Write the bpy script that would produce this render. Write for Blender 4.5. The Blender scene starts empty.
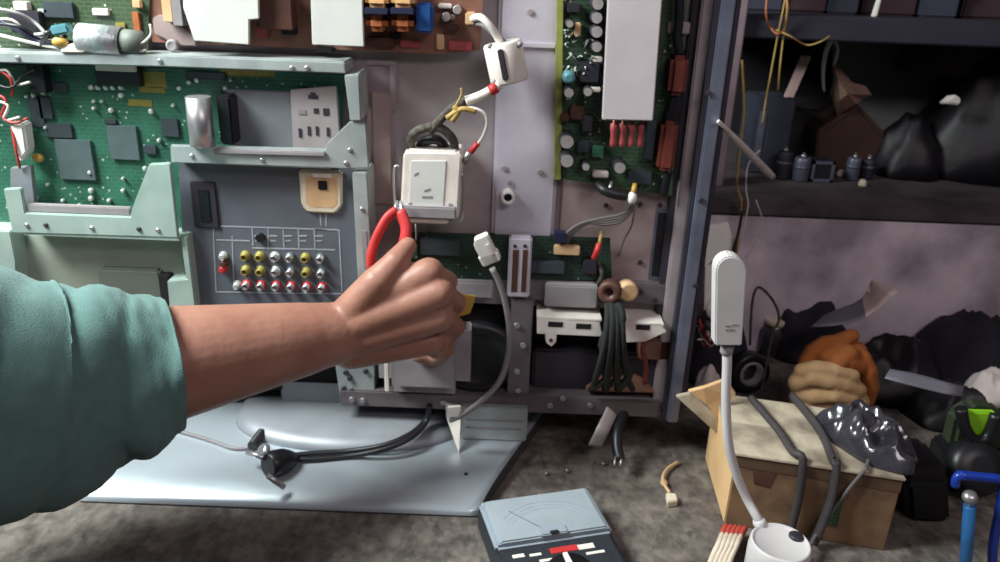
import bpy, bmesh, math, random
from mathutils import Vector, Matrix, noise
random.seed(11)
SC = bpy.context.scene
COL = SC.collection

# ------------------------------------------------------------------ camera
W, H, F = 1000.0, 562.0, 800.0
CAM = Vector((0.0, -0.80, 0.52))
TILT, ROLL = math.radians(22.0), math.radians(2.2)
CAMROT = Matrix.Rotation(math.radians(90) - TILT, 3, 'X') @ Matrix.Rotation(ROLL, 3, 'Z')
cd = bpy.data.cameras.new('camera')
cd.sensor_width = 36.0
cd.lens = 36.0 * F / W
cd.clip_start = 0.02
cam = bpy.data.objects.new('camera', cd)
COL.objects.link(cam)
cam.matrix_world = Matrix.Translation(CAM) @ CAMROT.to_4x4()
SC.camera = cam
cd.dof.use_dof = True          # the hand-held photo is a little out of focus everywhere
cd.dof.focus_distance = 0.60
cd.dof.aperture_fstop = 10.0

# ------------------------------------------------------------------ colour management, world, lights
SC.view_settings.view_transform = 'Standard'
SC.view_settings.look = 'None'
SC.view_settings.gamma = 1.0
SC.view_settings.use_curve_mapping = False
SC.view_settings.exposure = 0.0

wd = bpy.data.worlds.new('world')
SC.world = wd
wd.use_nodes = True
bg = wd.node_tree.nodes['Background']
bg.inputs[0].default_value = (0.86, 0.80, 0.90, 1)
bg.inputs[1].default_value = 0.06

def area_light(name, loc, target, size, power, color, size_y=None):
    l = bpy.data.lights.new(name, 'AREA')
    l.energy = power
    l.color = color
    l.size = size
    if size_y:
        l.shape = 'RECTANGLE'
        l.size_y = size_y
    o = bpy.data.objects.new(name, l)
    COL.objects.link(o)
    o.location = loc
    d = Vector(target) - Vector(loc)
    o.rotation_euler = d.to_track_quat('-Z', 'Y').to_euler()
    return o

area_light('daylight_from_roof_opening', (-0.80, -0.30, 1.02), (-0.24, -0.06, 0.10), 0.40, 34.0, (0.93, 1.0, 0.98), 0.40)
area_light('pink_fill_light', (0.62, -1.10, 1.22), (0.30, 0.1, 0.2), 0.9, 6.5, (1.0, 0.87, 0.90), 0.25)  # added pinkish fill to lift the right side; no known lamp there

# ------------------------------------------------------------------ pixel helpers (photo pixel -> point on a real plane)
def ray(px, py):
    return (CAMROT @ Vector(((px - W / 2) / F, -(py - H / 2) / F, -1.0)))
def P(px, py, Y=0.0):
    d = ray(px, py)
    t = (Y - CAM.y) / d.y
    return CAM + d * t
def B(px, py, z=0.0):
    d = ray(px, py)
    t = (z - CAM.z) / d.z
    return CAM + d * t

# ------------------------------------------------------------------ materials
def lin(c):
    r = []
    for v in c[:3]:
        v = v / 255.0
        r.append(v / 12.92 if v <= 0.04045 else ((v + 0.055) / 1.055) ** 2.4)
    return (r[0], r[1], r[2], 1.0)

MATS = {}
def mat(name, col, rough=0.6, metal=0.0, col2=None, scale=40.0, amount=0.5, bump=0.0, bscale=None, coat=0.0, trans=0.0, sheen=0.0, ior=1.45, sub=0.0):
    """procedural surface: two colours mixed by fractal noise (wear, dust, grain) plus an optional noise bump"""
    m = bpy.data.materials.new(name)
    m.use_nodes = True
    nt = m.node_tree
    b = nt.nodes['Principled BSDF']
    b.inputs['Roughness'].default_value = rough
    b.inputs['Metallic'].default_value = metal
    b.inputs['IOR'].default_value = ior
    b.inputs['Coat Weight'].default_value = coat
    b.inputs['Transmission Weight'].default_value = trans
    b.inputs['Sheen Weight'].default_value = sheen
    if sub:
        b.inputs['Subsurface Weight'].default_value = sub
        b.inputs['Subsurface Radius'].default_value = (0.012, 0.005, 0.003)
        b.inputs['Subsurface Scale'].default_value = 0.5
    tc = nt.nodes.new('ShaderNodeTexCoord')
    nz = nt.nodes.new('ShaderNodeTexNoise')
    nz.inputs['Scale'].default_value = scale
    nz.inputs['Detail'].default_value = 5.0
    nt.links.new(tc.outputs['Object'], nz.inputs['Vector'])
    mx = nt.nodes.new('ShaderNodeMixRGB')
    mx.inputs[1].default_value = lin(col)
    mx.inputs[2].default_value = lin(col2 if col2 else [c * 0.78 for c in col])
    mr = nt.nodes.new('ShaderNodeMapRange')
    mr.inputs[1].default_value = 0.38
    mr.inputs[2].default_value = 0.68
    mr.inputs[4].default_value = amount
    nt.links.new(nz.outputs['Fac'], mr.inputs[0])
    nt.links.new(mr.outputs[0], mx.inputs[0])
    nt.links.new(mx.outputs[0], b.inputs['Base Color'])
    if bump:
        n2 = nt.nodes.new('ShaderNodeTexNoise')
        n2.inputs['Scale'].default_value = bscale or scale * 3
        n2.inputs['Detail'].default_value = 4.0
        nt.links.new(tc.outputs['Object'], n2.inputs['Vector'])
        bp = nt.nodes.new('ShaderNodeBump')
        bp.inputs['Strength'].default_value = bump
        bp.inputs['Distance'].default_value = 0.002
        nt.links.new(n2.outputs['Fac'], bp.inputs['Height'])
        nt.links.new(bp.outputs[0], b.inputs['Normal'])
    MATS[name] = m
    return m

def pcb_mat(name, base, dark, spot, trace):
    """circuit board: lacquer with copper traces, dark patches and solder pads"""
    m = mat(name, base, 0.45, 0.0, dark, 28, 0.9)
    nt = m.node_tree
    b = nt.nodes['Principled BSDF']
    tc = [n for n in nt.nodes if n.type == 'TEX_COORD'][0]
    prev = b.inputs['Base Color'].links[0].from_socket
    br = nt.nodes.new('ShaderNodeTexBrick')
    br.inputs['Scale'].default_value = 60
    br.inputs['Mortar Size'].default_value = 0.035
    br.inputs['Color1'].default_value = (0, 0, 0, 1)
    br.inputs['Color2'].default_value = (0, 0, 0, 1)
    br.inputs['Mortar'].default_value = (1, 1, 1, 1)
    mp = nt.nodes.new('ShaderNodeMapping')
    mp.inputs['Rotation'].default_value = (math.pi / 2, 0, 0)
    nt.links.new(tc.outputs['Object'], mp.inputs[0])
    nt.links.new(mp.outputs[0], br.inputs['Vector'])
    m1 = nt.nodes.new('ShaderNodeMixRGB')
    nt.links.new(prev, m1.inputs[1])
    m1.inputs[2].default_value = lin(trace)
    ml = nt.nodes.new('ShaderNodeMath')
    ml.operation = 'MULTIPLY'
    ml.inputs[1].default_value = 0.35
    nt.links.new(br.outputs['Color'], ml.inputs[0])
    nt.links.new(ml.outputs[0], m1.inputs[0])
    vo = nt.nodes.new('ShaderNodeTexVoronoi')
    vo.inputs['Scale'].default_value = 150
    nt.links.new(tc.outputs['Object'], vo.inputs['Vector'])
    cmpn = nt.nodes.new('ShaderNodeMath')
    cmpn.operation = 'LESS_THAN'
    cmpn.inputs[1].default_value = 0.17
    nt.links.new(vo.outputs['Distance'], cmpn.inputs[0])
    nz = nt.nodes.new('ShaderNodeTexNoise')
    nz.inputs['Scale'].default_value = 22
    nt.links.new(tc.outputs['Object'], nz.inputs['Vector'])
    gt = nt.nodes.new('ShaderNodeMath')
    gt.operation = 'GREATER_THAN'
    gt.inputs[1].default_value = 0.52
    nt.links.new(nz.outputs['Fac'], gt.inputs[0])
    mm = nt.nodes.new('ShaderNodeMath')
    mm.operation = 'MULTIPLY'
    nt.links.new(cmpn.outputs[0], mm.inputs[0])
    nt.links.new(gt.outputs[0], mm.inputs[1])
    m2 = nt.nodes.new('ShaderNodeMixRGB')
    nt.links.new(m1.outputs[0], m2.inputs[1])
    m2.inputs[2].default_value = lin(spot)
    nt.links.new(mm.outputs[0], m2.inputs[0])
    nt.links.new(m2.outputs[0], b.inputs['Base Color'])
    return m

# ------------------------------------------------------------------ mesh helpers
def nb():
    return bmesh.new()

def box(bm, x0, x1, y0, y1, z0, z1, mi=0, bev=0.0):
    if x0 > x1: x0, x1 = x1, x0
    if y0 > y1: y0, y1 = y1, y0
    if z0 > z1: z0, z1 = z1, z0
    t = bmesh.new()
    bmesh.ops.create_cube(t, size=1.0)
    for v in t.verts:
        v.co = Vector(((x0 + x1) / 2 + v.co.x * (x1 - x0), (y0 + y1) / 2 + v.co.y * (y1 - y0), (z0 + z1) / 2 + v.co.z * (z1 - z0)))
    if bev:
        bmesh.ops.bevel(t, geom=t.edges[:], offset=min(bev, 0.45 * min(x1 - x0, y1 - y0, z1 - z0)), segments=2, affect='EDGES')
    merge(bm, t, mi)

def merge(bm, t, mi=0, M=None, smooth=False):
    vm = {}
    for v in t.verts:
        vm[v] = bm.verts.new(M @ v.co if M is not None else v.co)
    for f in t.faces:
        try:
            nf = bm.faces.new([vm[v] for v in f.verts])
            nf.material_index = mi if mi is not None else f.material_index
            nf.smooth = smooth or f.smooth
        except ValueError:
            pass
    t.free()

def rect(px0, py0, px1, py1, Y):
    """axis-aligned rectangle on the upright plane at Y covering a pixel rectangle: x0, x1, z0, z1"""
    cx, cy = (px0 + px1) / 2, (py0 + py1) / 2
    return P(px0, cy, Y).x, P(px1, cy, Y).x, P(cx, py1, Y).z, P(cx, py0, Y).z

def pbox(bm, px0, py0, px1, py1, Yf, Yb, mi=0, bev=0.0):
    x0, x1, z0, z1 = rect(px0, py0, px1, py1, Yf)
    box(bm, x0, x1, Yf, Yb, z0, z1, mi, bev)

def prism_pts(bm, pts, ext, mi=0, bev=0.0):
    """closed polygon of 3-D points pushed along ext"""
    t = bmesh.new()
    a = [t.verts.new(p) for p in pts]
    f = t.faces.new(a)
    r = bmesh.ops.extrude_face_region(t, geom=[f])
    bmesh.ops.translate(t, verts=[v for v in r['geom'] if isinstance(v, bmesh.types.BMVert)], vec=ext)
    bmesh.ops.recalc_face_normals(t, faces=t.faces[:])
    if bev:
        bmesh.ops.bevel(t, geom=t.edges[:], offset=bev, segments=2, affect='EDGES', clamp_overlap=True)
    merge(bm, t, mi)

def poly(bm, pix, Yf, Yb, mi=0, bev=0.0):
    """outline on the upright plane Yf, given thickness back to Yb"""
    prism_pts(bm, [P(x, y, Yf) for x, y in pix], Vector((0, Yb - Yf, 0)), mi, bev)

def flatpoly(bm, pix, z, thick, mi=0, bev=0.0):
    """outline lying on the horizontal plane z, thick downwards"""
    prism_pts(bm, [B(x, y, z) for x, y in pix], Vector((0, 0, -thick)), mi, bev)

def frame_at(d):
    d = d.normalized()
    u = d.orthogonal().normalized()
    return u, d.cross(u)

def tube(bm, pts, r, n=8, mi=0, smooth=4, rr=None, flat=1.0, closed=False):
    """swept round (or flattened) tube through points, smoothed with a Catmull-Rom spline; rr = radius factor per given point"""
    pts = [Vector(p) for p in pts]
    k = len(pts)
    rad = rr or [1.0] * k
    q, rs = [], []
    if smooth and k > 2:
        for i in range(k - 1):
            p0, p1, p2, p3 = pts[max(i - 1, 0)], pts[i], pts[i + 1], pts[min(i + 2, k - 1)]
            for s in range(smooth):
                t = s / smooth
                q.append(0.5 * ((2 * p1) + (p2 - p0) * t + (2 * p0 - 5 * p1 + 4 * p2 - p3) * t * t + (3 * p1 - p0 - 3 * p2 + p3) * t ** 3))
                rs.append(rad[i] * (1 - t) + rad[i + 1] * t)
        q.append(pts[-1]); rs.append(rad[-1])
    else:
        q, rs = pts, list(rad)
    u = None
    rings = []
    for i, p in enumerate(q):
        d = (q[min(i + 1, len(q) - 1)] - q[max(i - 1, 0)])
        if d.length < 1e-9: d = Vector((0, 0, 1))
        d.normalize()
        if u is None:
            ref = Vector((0, 1, 0)) if abs(d.y) < 0.9 else Vector((1, 0, 0))
            u = (ref - d * ref.dot(d)).normalized()
        else:
            u = (u - d * u.dot(d))
            u = u.normalized() if u.length > 1e-6 else d.orthogonal().normalized()
        w = d.cross(u)
        rings.append([bm.verts.new(p + (u * math.cos(2 * math.pi * j / n) * flat + w * math.sin(2 * math.pi * j / n)) * r * rs[i]) for j in range(n)])
    for a, b in zip(rings, rings[1:]):
        for j in range(n):
            f = bm.faces.new((a[j], a[(j + 1) % n], b[(j + 1) % n], b[j]))
            f.material_index = mi; f.smooth = True
    f = bm.faces.new(list(reversed(rings[0]))); f.material_index = mi
    f = bm.faces.new(rings[-1]); f.material_index = mi

def lathe(bm, prof, base, axis=(0, 0, 1), n=24, mi=0, smooth=True):
    """turned shape: prof = (radius, height) pairs along axis from base"""
    base = Vector(base); d = Vector(axis).normalized()
    u, w = frame_at(d)
    rings = []
    for r, h in prof:
        rings.append([bm.verts.new(base + d * h + (u * math.cos(2 * math.pi * j / n) + w * math.sin(2 * math.pi * j / n)) * max(r, 1e-5)) for j in range(n)])
    for a, b in zip(rings, rings[1:]):
        for j in range(n):
            f = bm.faces.new((a[j], a[(j + 1) % n], b[(j + 1) % n], b[j]))
            f.material_index = mi; f.smooth = smooth
    for ring in (list(reversed(rings[0])), rings[-1]):
        f = bm.faces.new(ring); f.material_index = mi

def cyl(bm, p0, p1, r, n=16, mi=0, bev=0.0):
    p0, p1 = Vector(p0), Vector(p1)
    L = (p1 - p0).length
    b = bev or min(r, L) * 0.12
    lathe(bm, [(r - b, 0), (r, b), (r, L - b), (r - b, L)], p0, p1 - p0, n, mi)

def ball(bm, c, r, sx=1, sy=1, sz=1, mi=0, sub=2, jit=0.0):
    t = bmesh.new()
    bmesh.ops.create_icosphere(t, subdivisions=sub, radius=1.0)
    c = Vector(c)
    for v in t.verts:
        k = 1.0
        if jit:
            k += jit * noise.noise(v.co * 1.7 + c * 37.0)
        v.co = Vector((v.co.x * sx, v.co.y * sy, v.co.z * sz)) * r * k + c
    for f in t.faces: f.smooth = True
    merge(bm, t, mi)

def capsule(bm, p0, p1, r0, r1, n=32):
    """tapered limb segment with round ends (joined to its neighbours by grow())"""
    p0, p1 = Vector(p0), Vector(p1)
    L = (p1 - p0).length
    prof = []
    for i in range(5):
        a = math.pi / 2 * (1 - i / 4)
        prof.append((r0 * math.cos(a), -r0 * math.sin(a)))
    for i in range(5):
        a = math.pi / 2 * (i / 4)
        prof.append((r1 * math.cos(a), L + r1 * math.sin(a)))
    lathe(bm, prof, p0, p1 - p0, n)

WLOC = {}
def wl(o):
    return WLOC.get(o.name, Vector((0, 0, 0))) if o else Vector((0, 0, 0))

def obj(name, bm, mats, parent=None, label=None, category=None, group=None, kind=None, base=False, shade=None):
    """link bm as ONE mesh object; its origin goes to its middle (or to the middle of its underside)"""
    if isinstance(bm, bpy.types.Mesh):
        me = bm
    else:
        me = bpy.data.meshes.new(name)
        bmesh.ops.recalc_face_normals(bm, faces=bm.faces[:])
        bm.to_mesh(me); bm.free()
    me.name = name
    xs = [v.co for v in me.vertices]
    lo = Vector([min(v[i] for v in xs) for i in range(3)]); hi = Vector([max(v[i] for v in xs) for i in range(3)])
    c = (lo + hi) / 2
    if base: c.z = lo.z
    for v in me.vertices: v.co -= c
    if not isinstance(mats, (list, tuple)): mats = [mats]
    for m in mats: me.materials.append(MATS[m] if isinstance(m, str) else m)
    if shade:
        for p in me.polygons: p.use_smooth = True
    o = bpy.data.objects.new(name, me)
    COL.objects.link(o)
    WLOC[o.name] = c.copy()
    o.location = c - wl(parent)
    if parent: o.parent = parent
    tagit(o, label, category, group, kind)
    return o

def tagit(o, label=None, category=None, group=None, kind=None):
    if label: o['label'] = label
    if category: o['category'] = category
    if group: o['group'] = group
    if kind: o['kind'] = kind

def thing(name, loc, label, category, group=None):
    o = bpy.data.objects.new(name, None)
    COL.objects.link(o)
    o.empty_display_size = 0.05
    o.location = loc
    WLOC[o.name] = Vector(loc)
    tagit(o, label, category, group)
    return o

def grow(bm, voxel, smooth_it=6, factor=0.5):
    """fuse overlapping limb volumes into one continuous smooth surface"""
    me = bpy.data.meshes.new('grow')
    bmesh.ops.recalc_face_normals(bm, faces=bm.faces[:])
    bm.to_mesh(me); bm.free()
    o = bpy.data.objects.new('grow', me)
    COL.objects.link(o)
    r = o.modifiers.new('r', 'REMESH'); r.mode = 'VOXEL'; r.voxel_size = voxel; r.use_smooth_shade = True
    s = o.modifiers.new('s', 'SMOOTH'); s.iterations = smooth_it; s.factor = factor
    dg = bpy.context.evaluated_depsgraph_get()
    out = bpy.data.meshes.new_from_object(o.evaluated_get(dg))
    bpy.data.objects.remove(o); bpy.data.meshes.remove(me)
    for p in out.polygons: p.use_smooth = True
    return out

def cloth(bm, c, sx, sy, h, amp=0.01, freq=18.0, nx=28, ny=22, seed=0.0, rot=0.0, mi=0, dome=1.0, edge=0.0):
    """crumpled heap: a domed bumpy surface closed underneath"""
    c = Vector(c)
    R = Matrix.Rotation(rot, 3, 'Z')
    g = []
    for i in range(nx + 1):
        row = []
        for j in range(ny + 1):
            u, v = i / nx * 2 - 1, j / ny * 2 - 1
            # round the square into an irregular disc
            x = u * math.sqrt(1 - v * v / 2); y = v * math.sqrt(1 - u * u / 2)
            rad = min(1.0, math.hypot(x, y))
            wob = 1 + 0.16 * noise.noise(Vector((x * 1.6 + seed, y * 1.6, seed * 2)))
            p = Vector((x * sx * wob, y * sy * wob, 0))
            z = h * max(0.0, (1 - rad ** 2.2)) ** 0.7 * dome
            q = Vector((p.x * freq, p.y * freq, seed))
            ridge = 1 - abs(noise.noise(q)) * 2.2
            z += (amp * ridge + amp * 0.6 * noise.noise(q * 2.3)) * (1 - rad ** 4)
            p.z = max(0.0005 if rad < 0.999 else 0.0, z)
            row.append(bm.verts.new(c + R @ p))
        g.append(row)
    for i in range(nx):
        for j in range(ny):
            f = bm.faces.new((g[i][j], g[i + 1][j], g[i + 1][j + 1], g[i][j + 1]))
            f.smooth = True; f.material_index = mi
    ring = [g[i][0] for i in range(nx)] + [g[nx][j] for j in range(ny)] + [g[i][ny] for i in range(nx, 0, -1)] + [g[0][j] for j in range(ny, 0, -1)]
    f = bm.faces.new(ring); f.material_index = mi
# ------------------------------------------------------------------ palette
mat('bench_stone', (112, 104, 98), 0.9, 0, (68, 62, 58), 60, 0.9, 1.0, 110)
mat('plaster', (226, 214, 222), 0.9, 0, (150, 138, 148), 12, 0.9, 0.35, 60)
mat('ledge_cement', (84, 74, 76), 0.9, 0, (52, 46, 50), 14, 0.9, 0.4)  # darkened in the colour for the shade under the rack shelf
mat('rack_board', (44, 42, 56), 0.8, 0, (28, 26, 36), 12)
mat('rack_back', (30, 27, 34), 0.95, 0, (18, 16, 22), 8)
mat('floor_cement', (96, 92, 88), 0.9, 0, (66, 62, 60), 6)
mat('post_wood', (128, 112, 118), 0.85, 0, (84, 72, 78), 20)
mat('galvanised', (184, 192, 190), 0.42, 0.45, (150, 158, 158), 30, 0.7)
mat('zinc_green', (176, 194, 187), 0.45, 0.3, (144, 164, 156), 30, 0.6)
mat('heat_sink', (212, 213, 208), 0.55, 0.1, (196, 197, 193), 25, 0.5)
mat('heat_sink_dim', (206, 198, 200), 0.5, 0.1, (186, 178, 182), 25, 0.5)  # dimmer, pinker copy of heat_sink: weaker light put into the colour
mat('chassis', (170, 159, 162), 0.5, 0.2, (134, 122, 126), 14, 0.8)
mat('chassis_dull', (112, 103, 106), 0.5, 0.2, (84, 76, 80), 20, 0.8)
mat('chassis_light', (206, 200, 212), 0.42, 0.25, (184, 178, 190), 16, 0.6)
mat('chassis_warm', (168, 150, 148), 0.55, 0.2, (134, 115, 115), 12, 0.8)
mat('rail_metal', (120, 124, 142), 0.42, 0.5, (88, 90, 108), 30, 0.6)
mat('rail_dark', (66, 62, 72), 0.55, 0.4, (44, 42, 50), 30)
mat('stand_silver', (196, 206, 214), 0.30, 0.55, (186, 196, 204), 12, 0.5)
mat('stand_edge', (82, 84, 88), 0.5, 0.5)
mat('neck_grey', (140, 144, 150), 0.5, 0.3, (104, 108, 114), 14)
mat('slate_panel', (92, 97, 106), 0.65, 0, (78, 83, 92), 22, 0.7)
mat('panel_print', (158, 164, 172), 0.7)
mat('cream_plastic', (214, 204, 182), 0.5, 0, (184, 174, 152), 30, 0.6)
mat('pale_green_panel', (158, 166, 152), 0.6, 0, (128, 132, 120), 10, 0.9)
mat('olive_box', (96, 102, 94), 0.6, 0, (76, 82, 76), 20)
mat('cavity', (26, 22, 24), 0.9, 0, (14, 12, 14), 10)
mat('black_plastic', (24, 24, 28), 0.4, 0, (14, 14, 18), 40)
mat('chip_black', (58, 66, 72), 0.5, 0, (44, 52, 58), 60)
mat('chip_grey', (84, 98, 100), 0.5, 0, (66, 80, 82), 60)
mat('solder', (216, 222, 216), 0.3, 0.5)
mat('gold_pad', (146, 138, 66), 0.55, 0.2, (124, 104, 58), 90)
mat('white_plastic', (236, 234, 228), 0.45, 0, (214, 212, 206), 40, 0.5)
mat('dull_steel', (176, 168, 168), 0.5, 0.3, (150, 142, 142), 40)
mat('off_white', (226, 218, 210), 0.5, 0, (198, 188, 180), 40, 0.6)
mat('grey_plastic', (146, 140, 142), 0.5, 0, (118, 112, 116), 30)
mat('steel', (188, 186, 188), 0.36, 0.8, (140, 140, 146), 60)
mat('foil', (200, 206, 206), 0.36, 0.6, (160, 168, 172), 50, 0.8, 0.5, 160)
mat('copper', (176, 104, 64), 0.5, 0.2, (134, 72, 42), 120)
mat('tan_coil', (226, 178, 122), 0.55, 0, (186, 132, 82), 120)
mat('blue_cap', (44, 92, 160), 0.4, 0, (34, 70, 130), 60)
mat('navy', (34, 38, 66), 0.5)
mat('brown_board', (132, 92, 76), 0.6, 0, (92, 60, 48), 26, 0.9)
mat('brown_comp', (84, 54, 44), 0.5, 0, (58, 36, 32), 60)
mat('red_resistor', (170, 80, 82), 0.5, 0, (136, 54, 58), 60)
mat('red_rubber', (188, 50, 50), 0.5, 0, (160, 36, 36), 60)
mat('orange_red', (106, 46, 34), 0.6, 0, (82, 34, 28), 40)
mat('yellow_edge', (140, 142, 72), 0.6, 0, (118, 122, 60), 60)
mat('yellow_plastic', (190, 152, 72), 0.5, 0, (160, 124, 56), 60)
mat('teal_part', (96, 150, 158), 0.4, 0, (60, 110, 120), 60)
mat('cap_top', (188, 182, 180), 0.35, 0.4, (150, 144, 144), 70)
mat('cap_body', (46, 44, 52), 0.5)
mat('braid', (86, 80, 72), 0.8, 0, (48, 44, 42), 220, 1.0, 0.8, 500)
mat('wire_white', (222, 214, 208), 0.5)
mat('wire_grey', (128, 124, 126), 0.5)
mat('wire_black', (30, 28, 32), 0.45)
mat('wire_yellow', (168, 140, 78), 0.6)
mat('wire_red', (176, 52, 50), 0.5)
mat('ribbon_grey', (104, 98, 98), 0.6, 0, (80, 76, 76), 60)
mat('cloth_green_black', (34, 37, 35), 0.9, 0, (20, 23, 22), 80)
mat('tan_part', (206, 172, 132), 0.6, 0, (176, 140, 100), 60)
pcb_mat('pcb_green', (52, 106, 86), (34, 76, 62), (170, 185, 172), (76, 126, 100))
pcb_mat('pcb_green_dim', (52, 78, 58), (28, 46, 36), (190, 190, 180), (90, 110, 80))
pcb_mat('pcb_dark', (34, 56, 46), (24, 32, 32), (120, 124, 116), (60, 84, 66))
pcb_mat('pcb_upper', (62, 82, 58), (40, 54, 42), (170, 176, 160), (96, 112, 78))

# loose chips and flakes of dust trodden into the bench top
def flakes(name, scale, strength):
    nt = MATS[name].node_tree
    b = nt.nodes['Principled BSDF']
    prev = b.inputs['Base Color'].links[0].from_socket
    tc = [n for n in nt.nodes if n.type == 'TEX_COORD'][0]
    mp = nt.nodes.new('ShaderNodeMapping')
    mp.inputs['Rotation'].default_value = (0, 0, 0.7)
    mp.inputs['Scale'].default_value = (1.0, 0.55, 1.0)
    nt.links.new(tc.outputs['Object'], mp.inputs[0])
    vo = nt.nodes.new('ShaderNodeTexVoronoi')
    vo.inputs['Scale'].default_value = scale
    nt.links.new(mp.outputs[0], vo.inputs['Vector'])
    bw = nt.nodes.new('ShaderNodeRGBToBW')
    nt.links.new(vo.outputs['Color'], bw.inputs[0])
    mr = nt.nodes.new('ShaderNodeMapRange')
    mr.inputs[3].default_value = 1 - strength
    mr.inputs[4].default_value = 1 + strength
    nt.links.new(bw.outputs[0], mr.inputs[0])
    mx = nt.nodes.new('ShaderNodeMixRGB')
    mx.blend_type = 'MULTIPLY'
    mx.inputs[0].default_value = 1.0
    nt.links.new(prev, mx.inputs[1])
    nt.links.new(mr.outputs[0], mx.inputs[2])
    nt.links.new(mx.outputs[0], b.inputs['Base Color'])
flakes('bench_stone', 170, 0.26)

# ------------------------------------------------------------------ the setting
bm = nb(); box(bm, -2.4, 2.4, -2.2, 1.2, -0.82, -0.76)
obj('floor', bm, 'floor_cement', kind='structure')
bm = nb(); box(bm, -2.4, 2.4, 0.25, 0.31, -0.76, 0.205)
obj('wall_back', bm, 'plaster', kind='structure')
bm = nb(); box(bm, -2.4, 2.4, 0.246, 0.32, 0.205, 0.224, 0, 0.004)
obj('trim_wall_top', bm, 'ledge_cement', kind='structure')
bm = nb(); box(bm, -2.4, 2.4, 0.31, 0.80, 0.18, 0.222)
obj('trim_ledge', bm, 'ledge_cement', kind='structure')
bm = nb(); box(bm, -2.4, 2.4, 0.74, 0.80, 0.222, 1.5)
obj('wall_rear', bm, 'rack_back', kind='structure')

bt = thing('workbench', (0, -0.15, -0.76), 'dusty grey stone-topped workbench that everything in view stands on', 'workbench')
bm = nb(); box(bm, -1.3, 1.3, -0.55, 0.248, -0.05, 0.0, 0, 0.004)
obj('tabletop', bm, 'bench_stone', bt)
for x in (-1.2, 1.2):
    for y in (-0.47, 0.18):
        bm = nb(); box(bm, x - 0.04, x + 0.04, y - 0.04, y + 0.04, -0.76, -0.05, 0, 0.003)
        obj('leg', bm, 'post_wood', bt)

# ------------------------------------------------------------------ the opened television
tv = thing('television', (-0.215, 0.03, 0.0), 'big flat television with its back cover off, circuit boards and brackets exposed', 'television')
def part(name, bm, m, parent=tv, label=None, kind=None, shade=None):
    return obj(name, bm, m, parent, label=label, kind=kind, shade=shade)

XL, XR, ZT = -0.66, 0.200, 0.60
zc = P(500, 304, 0).z           # bottom edge of the chassis sheet
bm = nb(); box(bm, XL, XR - 0.02, 0.0, 0.004, zc, ZT)
part('chassis_plate', bm, 'chassis')
bm = nb(); box(bm, XL + 0.005, XR - 0.005, 0.012, 0.05, 0.045, ZT)
part('display_panel', bm, 'cavity')
bm = nb(); box(bm, XL - 0.02, XR + 0.012, 0.05, 0.085, 0.03, ZT + 0.02, 0, 0.006)
part('front_bezel', bm, 'black_plastic')
# raised vertical panel in the middle, with rounded edges
bm = nb()
x0, x1, _, _ = rect(494, 100, 559, 200, -0.006)
box(bm, x0, x1, -0.007, 0.001, P(520, 236, 0).z, ZT - 0.01, 0, 0.004)
panel = part('raised_panel', bm, 'chassis_light')
bm = nb(); pbox(bm, 494, 41, 557, 49, -0.010, -0.006, 0, 0.0018); part('ridge', bm, 'chassis_light', panel)
for px, py in ((530, 12), (540, 172), (504, 168), (510, 183)):
    bm = nb(); c = P(px, py, -0.0075); cyl(bm, c, c + Vector((0, -0.0012, 0)), 0.0028, 12); part('screw', bm, 'chassis', panel)
bm = nb(); c = P(508, 195, -0.007)
lathe(bm, [(0.0038, 0.0), (0.0075, 0), (0.0072, 0.011), (0.006, 0.013), (0.0045, 0.012), (0.0038, 0.002)], c, (0, -1, 0), 24)
bo = part('screw_boss', bm, 'white_plastic')
bm = nb(); cyl(bm, c + Vector((0, -0.001, 0)), c + Vector((0, -0.0085, 0)), 0.0042, 16); part('screw', bm, 'black_plastic', bo)
# embossed frame lines left of the filter
for a in ((366, 60, 396, 66), (389, 64, 396, 112), (366, 107, 374, 150)):
    bm = nb(); pbox(bm, *a, -0.0022, 0.001, 0, 0.001); part('ridge', bm, 'chassis')
bm = nb(); pbox(bm, 372, 92, 392, 205, -0.004, 0.001, 0, 0.0015); part('cover_strip', bm, 'chassis_warm')
# warm sheet with a slot on the right half
bm = nb(); pbox(bm, 560, 150, 676, 292, -0.0025, 0.001, 0, 0.001)
ws = part('side_sheet', bm, 'chassis_warm')
bm = nb(); pbox(bm, 655, 213, 668, 276, -0.0045, -0.0022); part('slot', bm, 'cavity', ws)
bm = nb(); pbox(bm, 652, 209, 671, 280, -0.0035, -0.002, 0, 0.0005); part('slot_rim', bm, 'rail_metal', ws)
for px, py in ((640, 204), (660, 205), (690, 262), (640, 262), (606, 205)):
    bm = nb(); c = P(px, py, -0.0025); cyl(bm, c, c + Vector((0, -0.0025, 0)), 0.0026, 10); part('screw', bm, 'rail_dark', ws)
# right-hand side rail: stepped profile, full height
def railbox(px0, px1, Yf, Yb, m, bev=0.0015, name='side_rail', zb=0.05):
    bm = nb()
    x0 = P(px0, 150, Yf).x; x1 = P(px1, 150, Yf).x
    box(bm, x0, x1, Yf, Yb, zb, ZT, 0, bev)
    return part(name, bm, m)
railbox(676, 686, -0.012, 0.012, 'rail_dark')
railbox(684, 698, -0.020, 0.012, 'chassis')
railbox(697, 704, -0.030, 0.012, 'rail_dark')
sr = railbox(703, 716, -0.036, 0.012, 'rail_metal')
railbox(715, 721, -0.026, 0.05, 'rail_dark')
for py in (93, 200, 285):
    bm = nb(); c = P(709 - py * 0.07 + 6, py, -0.036); cyl(bm, c, c + Vector((0, -0.002, 0)), 0.0028, 10); part('screw', bm, 'rail_dark', sr)

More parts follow.
